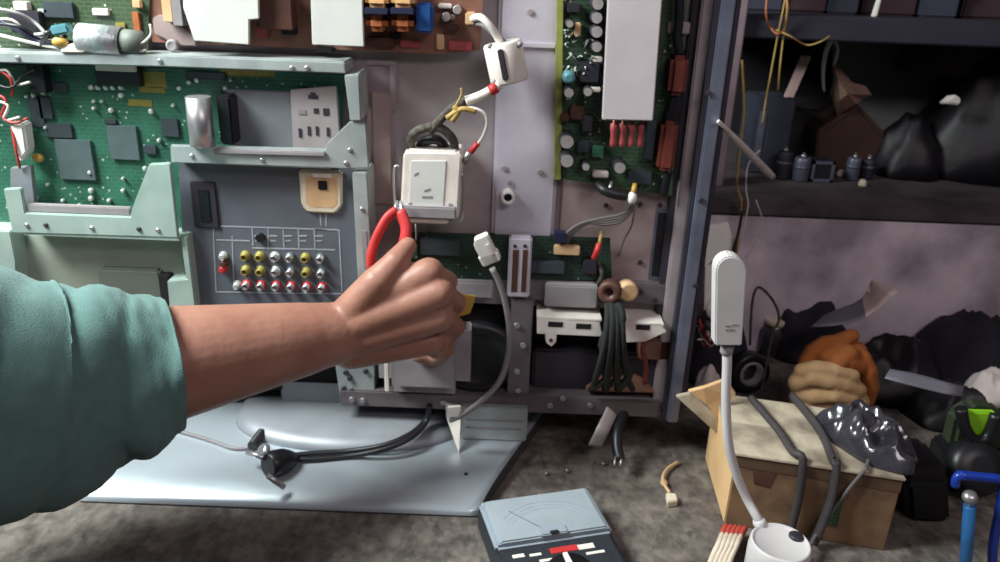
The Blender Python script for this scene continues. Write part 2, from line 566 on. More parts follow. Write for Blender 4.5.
# ---- lower right section: rails, cavity parts
bm = nb(); pbox(bm, 512, 283, 694, 303, -0.014, 0.006, 0, 0.0015); cr = part('cross_rail', bm, 'chassis_dull')
for px, py in ((522, 296), (655, 300), (680, 290), (640, 292)):
    bm = nb(); c = P(px, py, -0.014); cyl(bm, c, c + Vector((0, -0.0022, 0)), 0.003, 10); part('screw', bm, 'rail_dark', cr)
bm = nb(); pbox(bm, 545, 286, 598, 308, -0.024, -0.010, 0, 0.0015); part('grey_block', bm, 'grey_plastic')
bm = nb(); pbox(bm, 509, 300, 531, 402, -0.020, 0.01, 0, 0.001); co = part('upright_strip', bm, 'chassis_dull')
for px, py in ((517, 325), (517, 371), (518, 390), (523, 345)):
    bm = nb(); c = P(px, py, -0.020); cyl(bm, c, c + Vector((0, -0.0025, 0)), 0.0034, 10); part('screw', bm, 'steel', co)
bm = nb(); pbox(bm, 340, 396, 660, 412, -0.026, 0.012, 0, 0.0015); br = part('bottom_rail', bm, 'chassis_dull')
for px, py in ((363, 400), (352, 399), (443, 402), (550, 405), (590, 405), (563, 398)):
    bm = nb(); c = P(px, py, -0.026); cyl(bm, c, c + Vector((0, -0.0025, 0)), 0.0032, 10); part('screw', bm, 'steel', br)
bm = nb(); poly(bm, [(332, 345), (374, 342), (375, 396), (340, 398)], -0.022, 0.01, 0, 0.001); cp = part('corner_plate', bm, 'galvanised')
for px, py in ((350, 378), (366, 371), (346, 372), (352, 390), (344, 388)):
    bm = nb(); c = P(px, py, -0.022); cyl(bm, c, c + Vector((0, -0.0028, 0)), 0.0030, 10); part('screw', bm, 'rail_dark', cp)
# slotted white bracket
bm = nb(); poly(bm, [(537, 318), (600, 322), (603, 337), (537, 334)], -0.036, -0.032, 0, 0.0008)
x0, x1, z0, z1 = rect(537, 318, 602, 322, -0.036); box(bm, x0, x1, -0.036, 0.006, z1 - 0.003, z1, 0, 0.0005)
poly(bm, [(545, 333), (557, 334), (556, 343), (551, 347), (546, 343)], -0.036, -0.033, 0, 0.0008)
wb = part('slotted_bracket', bm, 'off_white')
for a in ((548, 322, 563, 327), (576, 324, 591, 329)):
    bm = nb(); pbox(bm, *a, -0.0365, -0.0355); part('slot', bm, 'cavity', wb)
bm = nb(); c = P(551, 340, -0.036); cyl(bm, c, c + Vector((0, -0.0015, 0)), 0.002, 10); part('screw', bm, 'rail_dark', wb)
bm = nb(); poly(bm, [(618, 324), (660, 323), (667, 332), (645, 342), (622, 343)], -0.036, -0.032, 0, 0.0008)
x0, x1, z0, z1 = rect(618, 323, 664, 328, -0.036); box(bm, x0, x1, -0.036, 0.006, z1 - 0.003, z1, 0, 0.0005)
wb = part('slotted_bracket', bm, 'off_white')
bm = nb(); pbox(bm, 636, 325, 650, 330, -0.0365, -0.0355); part('slot', bm, 'cavity', wb)
bm = nb(); pbox(bm, 640, 340, 676, 361, -0.020, 0.008, 0, 0.002); part('brown_block', bm, 'brown_board')
# speaker: rounded grey box and black cone basket
bm = nb()
x0, x1, z0, z1 = rect(376, 322, 470, 400, -0.050); box(bm, x0, x1, -0.050, 0.006, z0, z1, 0, 0.016)
sp = part('speaker_box', bm, 'grey_plastic')
bm = nb(); pbox(bm, 384, 338, 389, 392, -0.0515, -0.048, 0, 0.001); part('ridge', bm, 'off_white', sp)  # pale strip paints the lit left edge of the box
bm = nb(); c = P(478, 362, -0.022); lathe(bm, [(0.033, 0), (0.044, 0.004), (0.044, 0.016), (0.038, 0.022), (0.030, 0.016), (0.012, 0.010), (0.0, 0.012)], c + Vector((0, 0.024, 0)), (0, -1, 0), 36)
part('speaker_cone', bm, 'black_plastic')
bm = nb(); poly(bm, [(455, 296), (476, 297), (470, 314), (456, 318)], -0.058, -0.052, 0, 0.001); part('yellow_tag', bm, 'yellow_plastic')
bm = nb(); pbox(bm, 455, 282, 494, 299, -0.020, 0.0, 0, 0.002); part('grey_block', bm, 'grey_plastic')
# round coil with tape
bm = nb(); c = P(611, 289, -0.02); lathe(bm, [(0.004, 0), (0.0115, 0), (0.0125, 0.003), (0.0125, 0.013), (0.011, 0.016), (0.005, 0.016), (0.004, 0.010)], c, (-0.25, -1, 0.1), 24)
part('choke_coil', bm, 'brown_comp')
bm = nb(); c = P(626, 288, -0.018); lathe(bm, [(0.006, 0), (0.0105, 0), (0.0105, 0.012), (0.008, 0.013)], c, (0.1, -1, 0), 20); part('choke_coil', bm, 'tan_part')
# dark wire bundle hanging over the bracket
bm = nb()
for k in range(7):
    dx = (k - 3) * 2.6; j = (-1) ** k * 1.5
    tube(bm, [P(612 + dx * 0.6, 300, -0.028), P(616 + dx * 0.9 - j, 318, -0.050), P(611 + dx * 1.2 + j * 2, 345, -0.052 - j * 0.002), P(616 + dx * 1.8 - j * 3, 372, -0.040), P(608 + dx * 2.6 + j * 3, 390, -0.03)], 0.0034 + 0.0006 * (k % 3), 6)
part('wire_bundle', bm, 'cloth_green_black')
bm = nb(); tube(bm, [P(644, 342, -0.04), P(643, 352, -0.044), P(646, 366, -0.044), P(645, 384, -0.040)], 0.0032, 6, flat=0.4); part('ribbon', bm, 'orange_red', label='orange ribbon')
bm = nb()
tube(bm, [P(612, 411, -0.030), P(608, 420, -0.040), P(602, 432, -0.052), P(595, 446, -0.052)], 0.0085, 8, flat=0.18); part('ribbon', bm, 'dull_steel', label='pale ribbon hanging under the bottom rail')
bm = nb(); tube(bm, [P(625, 411, -0.02), P(618, 430, -0.045), P(617, 446, -0.06), P(620, 460, -0.072)], 0.006, 8); w = part('plug_lead', bm, 'black_plastic')
for dx in (-3, 3):
    bm = nb(); tube(bm, [P(619 + dx, 455, -0.070), P(617 + dx, 466, -0.082)], 0.0012, 6); part('pin', bm, 'steel', w)
# lower right clutter inside the cavity: dark trough
bm = nb(); pbox(bm, 532, 352, 668, 394, -0.004, 0.012, 0, 0.003); part('trough', bm, 'rail_dark')
bm = nb(); poly(bm, [(585, 392), (612, 374), (640, 380), (658, 394)], -0.020, -0.006, 0, 0.002); part('brown_pad', bm, 'brown_board')

# ---- stand plate with curved front lip
SL, SR_, BRt = B(80, 487, 0.016), B(478, 507, 0.016), B(548, 408, 0.016)
yF = -0.147; yB = 0.10
xl0, xr0 = SL.x, SR_.x
slope = (BRt.x - SR_.x) / (BRt.y - SR_.y)
bm = nb()
prof = [(0.0, 0.002), (0.0008, 0.0050), (0.004, 0.0076), (0.010, 0.0106), (0.018, 0.0133), (0.028, 0.0153), (0.040, 0.0165), (0.056, 0.0171), (0.10, 0.0172), (0.17, 0.0172), (yB - yF, 0.0172)]
NX = 40
def stand_x(dy, u):
    a, b = xl0 - slope * dy, xr0 + slope * dy
    return a + (b - a) * u
top = [[bm.verts.new((stand_x(dy, i / NX), yF + dy, z)) for i in range(NX + 1)] for dy, z in prof]
for r0, r1 in zip(top, top[1:]):
    for i in range(NX):
        f = bm.faces.new((r0[i], r0[i + 1], r1[i + 1], r1[i])); f.smooth = True
bot = [[bm.verts.new((v.co.x, v.co.y, 0.0)) for v in (r[0], r[-1])] for r in top]
for k in range(len(prof) - 1):
    bm.faces.new((top[k][0], top[k + 1][0], bot[k + 1][0], bot[k][0])).material_index = 1
    bm.faces.new((top[k + 1][-1], top[k][-1], bot[k][1], bot[k + 1][1])).material_index = 1
    bm.faces.new((bot[k][0], bot[k + 1][0], bot[k + 1][1], bot[k][1])).material_index = 1
bm.faces.new(list(reversed(top[0])) + [bot[0][0], bot[0][1]]).material_index = 1
bm.faces.new(top[-1] + [bot[-1][1], bot[-1][0]]).material_index = 1
sb = part('stand_plate', bm, ['stand_silver', 'stand_edge'])
bm = nb(); c = B(466, 474, 0.0172); cyl(bm, c - Vector((0, 0, 0.001)), c + Vector((0, 0, 0.0008)), 0.0022, 12); part('screw', bm, 'rail_dark', sb)
# neck cover: low oval grey hump under the set
bm = nb()
c = Vector((-0.165, 0.015, 0.0165)); n = 48
rings = []
for k, (s, z) in enumerate(((1.0, 0.0), (0.985, 0.005), (0.94, 0.010), (0.86, 0.013), (0.5, 0.015))):
    rings.append([bm.verts.new(c + Vector((math.cos(2 * math.pi * j / n) * 0.135 * s, math.copysign(abs(math.sin(2 * math.pi * j / n)) ** 0.7, math.sin(2 * math.pi * j / n)) * 0.085 * s, z))) for j in range(n)])
for a, b in zip(rings, rings[1:]):
    for j in range(n):
        bm.faces.new((a[j], a[(j + 1) % n], b[(j + 1) % n], b[j])).smooth = True
bm.faces.new(rings[-1]); bm.faces.new(list(reversed(rings[0])))
part('stand_neck', bm, 'neck_grey')
bm = nb(); box(bm, -0.25, -0.08, 0.01, 0.045, 0.028, 0.06, 0, 0.003); part('neck_post', bm, 'neck_grey')
# folded sheet support block on the plate
x0, x1, z0, z1 = rect(461, 406, 527, 446, -0.030)
bm = nb()
box(bm, x0, x1, -0.034, 0.02, 0.017, z1, 0, 0.0015)
part('support_block', bm, 'galvanised')
bm = nb(); fx = P(445, 425, -0.03).x
prism_pts(bm, [Vector((x0, -0.036, z1)), Vector((fx, -0.030, z1)), Vector((fx + 0.002, -0.034, z1 - 0.016)), Vector((x0, -0.062, 0.0172)), ], Vector((0, 0.004, 0)), 0)
part('support_fin', bm, 'off_white')
for zz in (0.38, 0.62):
    bm = nb(); z = 0.017 + (z1 - 0.017) * zz
    box(bm, x0 + 0.006, x1 - 0.006, -0.0352, -0.0335, z - 0.0008, z + 0.0008, 0, 0.0003); part('crease', bm, 'grey_plastic')

# ---- left half: main board in its bracketed tray
bm = nb(); pbox(bm, -160, 58, 350, 318, -0.008, 0.0, 0, 0.001); part('tray', bm, 'chassis')
bm = nb(); poly(bm, [(-120, 62), (346, 72), (340, 150), (188, 150), (186, 236), (-120, 228)], -0.020, -0.0184)
mb = part('main_board', bm, 'pcb_green')
def chip(px, py, w, h, parent, Y, t=0.003, m='chip_black', name='chip', bev=0.0006):
    bm = nb(); pbox(bm, px - w / 2, py - h / 2, px + w / 2, py + h / 2, Y - t, Y, 0, bev)
    return obj(name, bm, m, parent)
YB = -0.020
for a in ((123, 143, 30, 34), (75, 160, 36, 40)): chip(*a, mb, YB, 0.0035, 'chip_grey')
for a in ((58, 131, 28, 14), (170, 128, 17, 18), (45, 108, 13, 22), (36, 112, 14, 30), (60, 88, 14, 10), (150, 150, 12, 9), (205, 76, 40, 8), (110, 122, 12, 5)): chip(*a, mb, YB, 0.003)
for a in ((155, 80, 22, 16), (140, 103, 24, 7), (152, 90, 26, 6), (106, 66, 10, 6), (270, 74, 100, 6)): chip(*a, mb, YB, 0.0006, 'gold_pad', 'copper_pad', 0.0001)
chip(117, 75, 44, 22, mb, YB, 0.010, 'black_plastic', 'connector'); chip(115, 68, 40, 7, mb, YB - 0.010, 0.004, 'off_white', 'connector_lid')
chip(310, 80, 70, 14, mb, YB, 0.004, 'pcb_green', 'edge_connector')
for px, py in ((92, 87), (99, 87), (107, 87), (114, 87), (122, 87), (122, 95), (28, 96), (48, 77), (44, 92), (35, 95), (47, 127), (152, 111), (112, 110), (180, 88), (190, 82), (232, 80), (198, 80), (221, 100), (91, 172), (92, 190), (92, 198), (124, 178), (124, 190), (38, 198), (49, 184), (95, 101), (103, 101), (95, 108), (174, 105), (146, 168), (160, 140), (226, 88), (64, 200), (80, 205), (110, 200)):
    bm = nb(); c = P(px, py, YB); r = random.uniform(0.0016, 0.0026)
    if px in (92, 99, 107, 114, 122, 152, 112): r = 0.0028
    lathe(bm, [(r, 0), (r, 0.003), (r * 0.6, 0.005)], c, (0, -1, 0), 10); obj('capacitor', bm, 'solder', mb)
# silver shield tray right of the board, punched cover and the foil cable
bm = nb(); pbox(bm, 228, 92, 338, 150, -0.026, -0.016, 0, 0.001); part('shield_tray', bm, 'neck_grey')
bm = nb(); poly(bm, [(290, 90), (336, 86), (341, 148), (293, 150)], -0.031, -0.026, 0, 0.0008); tc = part('tuner_cover', bm, 'dull_steel')
for px, py, w, h, sk in ((313, 97, 10, 4, 1), (316, 111, 5, 5, 0), (302, 112, 8, 5, 0), (326, 112, 6, 7, 0), (300, 133, 3, 9, 0), (309, 131, 3, 9, 0), (317, 131, 3, 9, 0), (328, 132, 3, 9, 0), (313, 94, 5, 3, 1)):
    bm = nb(); pbox(bm, px - w / 2, py - h / 2, px + w / 2, py + h / 2, -0.0318, -0.0308, 0, 0.0002); obj('slot', bm, 'rail_dark' if h != 5 or sk == 0 and w == 5 else 'grey_plastic', tc)
bm = nb()
a, b = P(203, 97, -0.050), P(203, 146, -0.050)
lathe(bm, [(0.0105, 0), (0.0115, 0.0006), (0.0115, (a - b).length)], b, (0, 0, 1), 28); part('foil_cable', bm, 'steel')
bm = nb(); pbox(bm, 218, 96, 232, 145, -0.046, -0.020, 0, 0.002); part('foil_dark_side', bm, 'black_plastic')  # black block along the dark right side of the foil cylinder
# brackets
bm = nb(); poly(bm, [(-150, 46), (0, 52), (165, 55), (345, 62), (346, 74), (165, 67), (0, 63), (-150, 57)], -0.048, -0.008, 0, 0.0012)
bk = part('top_bracket', bm, 'galvanised')
def screws(pix, Y, parent, r=0.0024, m='steel'):
    for px, py in pix:
        bm = nb(); c = P(px, py, Y); lathe(bm, [(r, 0), (r, 0.001), (r * 0.6, 0.0022)], c + Vector((0, 0.0004, 0)), (0, -1, 0), 10); obj('screw', bm, m, parent)
screws(((18, 58), (160, 61), (307, 68), (292, 68)), -0.048, bk)
bm = nb(); poly(bm, [(344, 75), (359, 74), (361, 121), (350, 121)], -0.050, -0.008, 0, 0.001)
part('bracket_upright', bm, 'galvanised')
bm = nb(); poly(bm, [(170, 145), (325, 149), (327, 143), (350, 121), (366, 124), (369, 168), (351, 169), (171, 163)], -0.048, -0.044, 0, 0.001)
box(bm, P(172, 155, -.048).x, P(330, 155, -.048).x, -0.047, -0.008, P(250, 166, -.048).z, P(250, 164, -.048).z)
bk = part('middle_bracket', bm, 'galvanised')
bm = nb(); poly(bm, [(213, 149), (325, 152), (325, 157), (213, 154)], -0.051, -0.047, 0, 0.001); part('lip', bm, 'grey_plastic', bk)
screws(((192, 156), (262, 160), (346, 163), (350, 150)), -0.048, bk)
bm = nb(); poly(bm, [(352, 172), (367, 172), (373, 285), (358, 285)], -0.048, -0.008, 0, 0.001); bk = part('bracket_upright', bm, 'galvanised')
screws(((362, 209),), -0.048, bk)
bm = nb(); poly(bm, [(361, 231), (366, 231), (369, 268), (364, 268)], -0.0487, -0.0475); part('slot', bm, 'grey_plastic', bk)
bm = nb(); poly(bm, [(3, 189), (21, 188), (25, 213), (130, 217), (132, 208), (149, 164), (170, 163), (178, 238), (12, 233)], -0.049, -0.044, 0, 0.001)
box(bm, P(20, 220, -.049).x, P(176, 220, -.049).x, -0.048, -0.010, P(95, 238, -.049).z, P(95, 235, -.049).z)
bk = part('lower_bracket', bm, 'zinc_green')
bm = nb(); poly(bm, [(26, 204), (130, 208), (130, 216), (26, 212)], -0.046, -0.040, 0, 0.001); part('lip', bm, 'grey_plastic', bk)
screws(((27, 225), (92, 228), (158, 230)), -0.049, bk, 0.0024)
screws(((46, 225), (139, 229)), -0.049, bk, 0.0026, 'rail_dark')
bm = nb(); poly(bm, [(10, 168), (31, 166), (36, 212), (24, 212), (21, 190), (10, 190)], -0.036, -0.030, 0, 0.0008); part('bracket_arm', bm, 'neck_grey')
# compartment below the lower bracket
bm = nb(); poly(bm, [(16, 234), (186, 240), (188, 312), (16, 312)], -0.024, -0.010, 0, 0.001); lp = part('lower_panel', bm, 'pale_green_panel')
bm = nb(); poly(bm, [(98, 269), (158, 271), (163, 285), (166, 312), (100, 312)], -0.034, -0.022, 0, 0.002); lb = obj('recess_box', bm, 'olive_box', lp)  # darker box in place of a recess, its shade put into the colour
bm = nb(); pbox(bm, 160, 276, 171, 312, -0.036, -0.020, 0, 0.001); obj('slot', bm, 'cavity', lp)
bm = nb(); poly(bm, [(180, 236), (187, 236), (196, 312), (170, 312), (167, 281), (186, 279)], -0.044, -0.020, 0, 0.001); part('bracket_strip', bm, 'zinc_green')
bm = nb(); poly(bm, [(-60, 228), (10, 231), (16, 262), (16, 300), (-60, 300)], -0.046, -0.010, 0, 0.001); part('side_flange', bm, 'zinc_green')
# terminal panel
bm = nb(); poly(bm, [(178, 162), (357, 168), (362, 345), (188, 345)], -0.030, -0.010, 0, 0.0008); tp = part('terminal_panel', bm, 'slate_panel')
YT = -0.030
bm = nb(); poly(bm, [(298, 170), (342, 171), (342, 206), (335, 214), (308, 213), (301, 206)], -0.034, -0.028, 0, 0.002); lp = obj('label_pocket', bm, 'cream_plastic', tp)
bm = nb(); poly(bm, [(305, 176), (337, 177), (337, 204), (332, 208), (311, 207), (306, 203)], -0.0343, -0.0338); obj('pocket_floor', bm, 'tan_part', tp)
bm = nb(); pbox(bm, 318, 181, 327, 190, -0.0358, -0.034, 0, 0.0006); obj('socket', bm, 'black_plastic', tp)
bm = nb(); pbox(bm, 312, 173, 331, 178, -0.037, -0.033, 0, 0.0006); obj('latch', bm, 'off_white', tp)
bm = nb(); pbox(bm, 192, 182, 217, 228, -0.0325, -0.029, 0, 0.001); so = obj('socket_frame', bm, 'rail_dark', tp)
bm = nb(); pbox(bm, 199, 190, 210, 222, -0.0335, -0.0322, 0, 0.0006); obj('socket', bm, 'black_plastic', tp)
bm = nb()
def pline(x0, y0, x1, y1, w=1.2):
    if abs(x1 - x0) > abs(y1 - y0): poly(bm, [(x0, y0 - w / 2), (x1, y1 - w / 2), (x1, y1 + w / 2), (x0, y0 + w / 2)], YT - 0.0004, YT)
    else: poly(bm, [(x0 - w / 2, y0), (x0 + w / 2, y0), (x1 + w / 2, y1), (x1 - w / 2, y1)], YT - 0.0004, YT)
for l in ((213, 226, 339, 230), (213, 226, 216, 292), (339, 230, 342, 292), (216, 292, 342, 294), (232, 236, 234, 290), (252, 227, 253, 246), (268, 227, 268, 250), (283, 228, 284, 250), (298, 228, 299, 250), (314, 229, 315, 250), (320, 214, 321, 226), (326, 214, 326, 226), (314, 229, 332, 230), (216, 240, 250, 241), (252, 248, 335, 250)):
    pline(*l)
# small printed captions above the sockets (illegible in the photo: kept as short dashes)
for px in (258, 273, 288, 303, 319):
    pline(px - 4, 236, px + 4, 236, 1.6); pline(px - 3, 241, px + 3, 241, 1.2)
obj('printing', bm, 'panel_print', tp)
bm = nb(); c = P(261, 237, YT); cyl(bm, c, c + Vector((0, -0.004, 0)), 0.0048, 18); obj('socket', bm, 'black_plastic', tp)
for r, dy in enumerate((0, 14.5, 29)):
    for k, px in enumerate((246, 260.5, 275.5, 290.5, 306, 321)):
        ring = ('gold_pad' if k in (0, 1, 4) else 'solder') if r < 2 else 'red_rubber'
        if r < 2 and k in (3, 5): ring = 'chip_grey'
        c = P(px + r * 0.6, 255 + dy + k * 0.5, YT)
        bm = nb(); lathe(bm, [(0.0053, 0), (0.0053, 0.0025), (0.0036, 0.003), (0.0036, 0.009), (0.0026, 0.0095), (0.0026, 0.004)], c, (0, -1, 0), 16)
        for f in bm.faces:
            if (f.calc_center_median() - c).length < 0.0062 and f.calc_center_median().y > YT - 0.0035: f.material_index = 1
        obj('jack', bm, ['gold_pad' if r < 2 and k in (0, 1, 4) else 'steel', ring], tp)
for px, py, m in ((224, 255, 'solder'), (224, 268, 'red_rubber'), (238, 284, 'solder'), (225, 262, 'brown_comp')):
    bm = nb(); c = P(px, py, YT); lathe(bm, [(0.0046, 0), (0.0046, 0.002), (0.003, 0.003), (0.003, 0.008), (0.002, 0.008)], c, (0, -1, 0), 14); obj('jack', bm, m, tp)
# wires and plugs at the far left
bm = nb(); poly(bm, [(9, 124), (23, 123), (27, 152), (20, 163), (14, 150)], -0.040, -0.024, 0, 0.002); part('white_connector', bm, 'white_plastic')
for pts, m in (([(-10, 92), (6, 100), (2, 116), (14, 123), (28, 118)], 'wire_red'), ([(-10, 100), (8, 105), (4, 120), (20, 117)], 'wire_white'), ([(12, 126), (16, 150), (20, 168)], 'wire_red'), ([(-12, 75), (6, 70), (16, 84), (30, 82)], 'wire_white'), ([(-12, 80), (10, 88), (24, 74), (34, 70)], 'wire_black'), ([(-10, 66), (10, 78), (12, 96)], 'wire_red')):
    bm = nb(); tube(bm, [P(x, y, -0.038 - 0.004 * (i % 2)) for i, (x, y) in enumerate(pts)], 0.0013, 6); part('wire', bm, m)
bm = nb(); ball(bm, P(38, 158, -0.028), 0.006, 1, 0.6, 0.8); part('yellow_coil', bm, 'yellow_plastic')
chip(36, 78, 16, 30, tv, -0.026, 0.012, 'black_plastic', 'connector_block')
# ---- upper left board
bm = nb(); poly(bm, [(-100, -90), (152, -90), (148, 50), (-100, 46)], -0.018, -0.0164); ub = part('upper_board', bm, 'pcb_upper')
for px, py, w, h, m, t in ((58, 10, 30, 16, 'chip_black', 0.004), (100, 12, 16, 7, 'off_white', 0.004), (42, 11, 10, 4, 'solder', 0.004), (20, 6, 14, 9, 'off_white', 0.008), (25, 22, 30, 22, 'cap_body', 0.010), (136, 4, 8, 8, 'tan_part', 0.006), (120, 25, 10, 5, 'gold_pad', 0.002), (136, 22, 7, 20, 'copper', 0.003), (85, 30, 12, 8, 'chip_black', 0.004)):
    chip(px, py, w, h, ub, -0.018, t, m, 'component')
bm = nb()
a, b = P(80, 38, -0.040), P(123, 42, -0.040)
lathe(bm, [(0.0128, 0), (0.0136, 0.001), (0.0136, (a - b).length), (0.0118, (a - b).length), (0.0116, 0.012), (0.0, 0.012)], a, b - a, 28); part('foil_tube', bm, 'foil')
bm = nb(); c = P(126, 42, -0.040); lathe(bm, [(0.0115, -0.004), (0.0112, 0.014), (0.004, 0.018)], c, b - a, 20); part('tube_plug', bm, 'olive_box')
bm = nb(); tube(bm, [P(x, y, -0.046) for x, y in ((150, 24), (151, 34), (144, 42), (134, 46), (130, 50))], 0.0011, 6); part('wire', bm, 'wire_white')
bm = nb(); tube(bm, [P(x, y, -0.046) for x, y in ((126, 50), (134, 46), (140, 51), (146, 50))], 0.0013, 6); part('wire', bm, 'wire_white')
for pts, m, r in (([(-12, 24), (16, 26), (36, 36), (60, 42), (82, 42)], 'wire_black', 0.0022), ([(-12, 14), (18, 30), (40, 42), (66, 36)], 'navy', 0.0020), ([(-12, 32), (20, 40), (48, 46), (70, 48)], 'wire_white', 0.0016), ([(40, 46), (52, 30), (68, 26), (78, 40)], 'wire_black', 0.0022), ([(-12, 20), (12, 20), (30, 34), (50, 32)], 'wire_white', 0.0014), ([(45, 34), (60, 47), (84, 50)], 'wire_black', 0.0024), ([(-12, 8), (14, 12), (34, 22), (46, 34)], 'wire_grey', 0.0018)):
    bm = nb(); tube(bm, [P(x, y, -0.034 - 0.006 * (i % 2)) for i, (x, y) in enumerate(pts)], r, 6); part('wire', bm, m)
bm = nb(); poly(bm, [(48, 26), (66, 23), (69, 33), (52, 36)], -0.052, -0.042, 0, 0.0015); part('blue_connector', bm, 'teal_part')
bm = nb(); ball(bm, P(60, 42, -0.048), 0.0062, 1.2, 0.7, 0.8); part('yellow_coil', bm, 'yellow_plastic')
bm = nb(); poly(bm, [(60, 48), (72, 43), (86, 50), (84, 53), (60, 53)], -0.050, -0.040, 0, 0.001); part('white_connector', bm, 'off_white')
# ---- brown power board with heat sinks, coils
bm = nb(); poly(bm, [(147, -90), (488, -90), (480, 50), (440, 54), (300, 48), (152, 42)], -0.016, -0.0144); pb = part('power_board', bm, 'brown_board')
YP = -0.016
bm = nb(); poly(bm, [(152, 18), (160, 14), (196, 36), (196, 46), (178, 46), (154, 34)], -0.020, -0.015, 0, 0.001); part('corner_bracket', bm, 'chassis_warm')
bm = nb(); c = P(174, 45, -0.022); lathe(bm, [(0.0028, 0), (0.0055, 0), (0.0055, 0.006), (0.004, 0.007), (0.0028, 0.006)], c, (0, -1, 0), 18); part('screw_boss', bm, 'grey_plastic')
def heatsink(pix, Yf, m='heat_sink', fins=6, parent=pb):
    bm = nb(); poly(bm, pix, Yf, Yf + 0.004, 0, 0.0008)
    xs = [P(x, y, Yf) for x, y in pix]; x0 = min(p.x for p in xs); x1 = max(p.x for p in xs)
    z1 = max(p.z for p in xs); z0 = min(p.z for p in xs)
    hs = obj('heat_sink', bm, m, parent)
    return hs
heatsink([(180, -85), (256, -85), (259, 19), (249, 20), (249, 45), (194, 41), (183, 8)], -0.044)
heatsink([(308, -85), (360, -85), (364, 47), (312, 45)], -0.046)
for a in ((214, -10, 20, 100), (336, -10, 20, 100)): chip(*a, pb, YP, 0.026, 'rail_dark', 'fin_block', 0.002)
chip(176, 4, 10, 44, pb, YP, 0.02, 'grey_plastic', 'transistor'); chip(166, 2, 10, 40, pb, YP, 0.015, 'tan_part', 'transistor')
for px in (376, 402):
    c = P(px, -2, YP)
    bm = nb(); pbox(bm, px - 12, -22, px + 12, 8, YP - 0.030, YP, 0, 0.004); obj('coil_winding', bm, 'tan_coil', pb)
    bm = nb(); pbox(bm, px - 12, 8, px + 12, 15, YP - 0.034, YP, 0, 0.001); obj('coil_former', bm, 'navy', pb)
    bm = nb(); pbox(bm, px - 11, 15, px + 11, 32, YP - 0.030, YP, 0, 0.005); obj('coil_winding', bm, 'copper', pb)
chip(424, 18, 16, 30, pb, YP, 0.024, 'blue_cap', 'film_capacitor', 0.002)
for px, py, w, h, m, t in ((445, 6, 14, 5, 'off_white', 0.008), (450, 17, 10, 5, 'cap_top', 0.008), (452, 28, 12, 6, 'brown_comp', 0.008), (380, 42, 30, 10, 'brown_comp', 0.006), (410, 44, 20, 8, 'red_resistor', 0.003), (460, 46, 24, 10, 'red_resistor', 0.002), (440, 42, 8, 16, 'tan_part', 0.003), (275, 12, 34, 36, 'brown_comp', 0.018), (288, 30, 14, 10, 'black_plastic', 0.012), (262, 32, 12, 12, 'red_resistor', 0.004), (395, 36, 12, 6, 'black_plastic', 0.004), (325, 50, 16, 6, 'black_plastic', 0.01)):
    chip(px, py, w, h, pb, YP, t, m, 'component', 0.001)
for px, py in ((272, 3), (280, 22), (447, 16), (458, 9)):
    bm = nb(); c = P(px, py, YP); cyl(bm, c, c + Vector((0, -0.014, 0)), 0.004, 14); obj('capacitor', bm, 'cap_top', pb)
# ---- line filter can in its wire bracket, cable with ferrite clamp up to the power board
bm = nb(); poly(bm, [(403, 154), (406, 151), (457, 152), (462, 156), (458, 220), (400, 215)], -0.050, -0.006, 0, 0.003); lf = part('line_filter', bm, 'off_white')
bm = nb(); poly(bm, [(411, 161), (446, 161), (443, 208), (409, 206)], -0.0508, -0.0498, 0, 0.0002); obj('label_plate', bm, 'heat_sink', lf)
bm = nb()
for pl in ([(0, -2), (3, -4)], [(-2, 3), (4, -3)]): pass
for (a, b) in (((414, 174), (418, 172)), ((424, 190), (430, 188)), ((422, 196), (432, 196))): poly(bm, [a, b, (b[0], b[1] + 2), (a[0], a[1] + 2)], -0.0512, -0.0506)
obj('printing', bm, 'grey_plastic', lf)
bm = nb(); pbox(bm, 397, 207, 456, 219, -0.056, -0.010, 0, 0.0015); fb = part('filter_bracket', bm, 'grey_plastic')
bm = nb(); pbox(bm, 409, 217, 448, 224, -0.052, -0.020, 0, 0.0015); obj('foot', bm, 'off_white', fb)
for pts in ([(399, 166), (394, 170), (395, 205), (400, 209)], [(462, 172), (463, 200), (461, 220), (452, 222)]):
    bm = nb(); tube(bm, [P(x, y, -0.045) for x, y in pts], 0.0012, 6); obj('wire_loop', bm, 'steel', fb)
bm = nb(); tube(bm, [P(x, y, -0.038) for x, y in ((416, 222), (416, 240))], 0.001, 6); part('lead', bm, 'steel')
for px, py, w, h in ((450, 205, 3, 3), (410, 204, 3, 3)): chip(px, py, w, h, lf, -0.0503, 0.0012, 'grey_plastic', 'screw', 0.0003)
# looped dark cable on top of the filter
bm = nb(); tube(bm, [P(411, 150, -0.030), P(412, 136, -0.040), P(424, 128, -0.046), P(440, 128, -0.046), P(452, 138, -0.042), P(455, 150, -0.030)], 0.0044, 10); part('cable', bm, 'braid')
bm = nb(); tube(bm, [P(418, 152, -0.02), P(424, 142, -0.03), P(438, 140, -0.034), P(448, 152, -0.02)], 0.005, 10); part('cable', bm, 'wire_black')
bm = nb(); tube(bm, [P(430, 132, -0.046), P(440, 120, -0.048), P(452, 108, -0.048), P(468, 100, -0.050), P(484, 94, -0.050), P(500, 84, -0.050)], 0.0042, 10); part('cable', bm, 'braid')
bm = nb(); tube(bm, [P(466, 101, -0.052), P(478, 97, -0.052), P(490, 91, -0.052), P(500, 84, -0.052)], 0.0046, 10); part('sleeve', bm, 'off_white')
bm = nb(); tube(bm, [P(490, 91, -0.054), P(497, 87, -0.054)], 0.0052, 10); part('sleeve', bm, 'red_rubber', label='red sleeve')
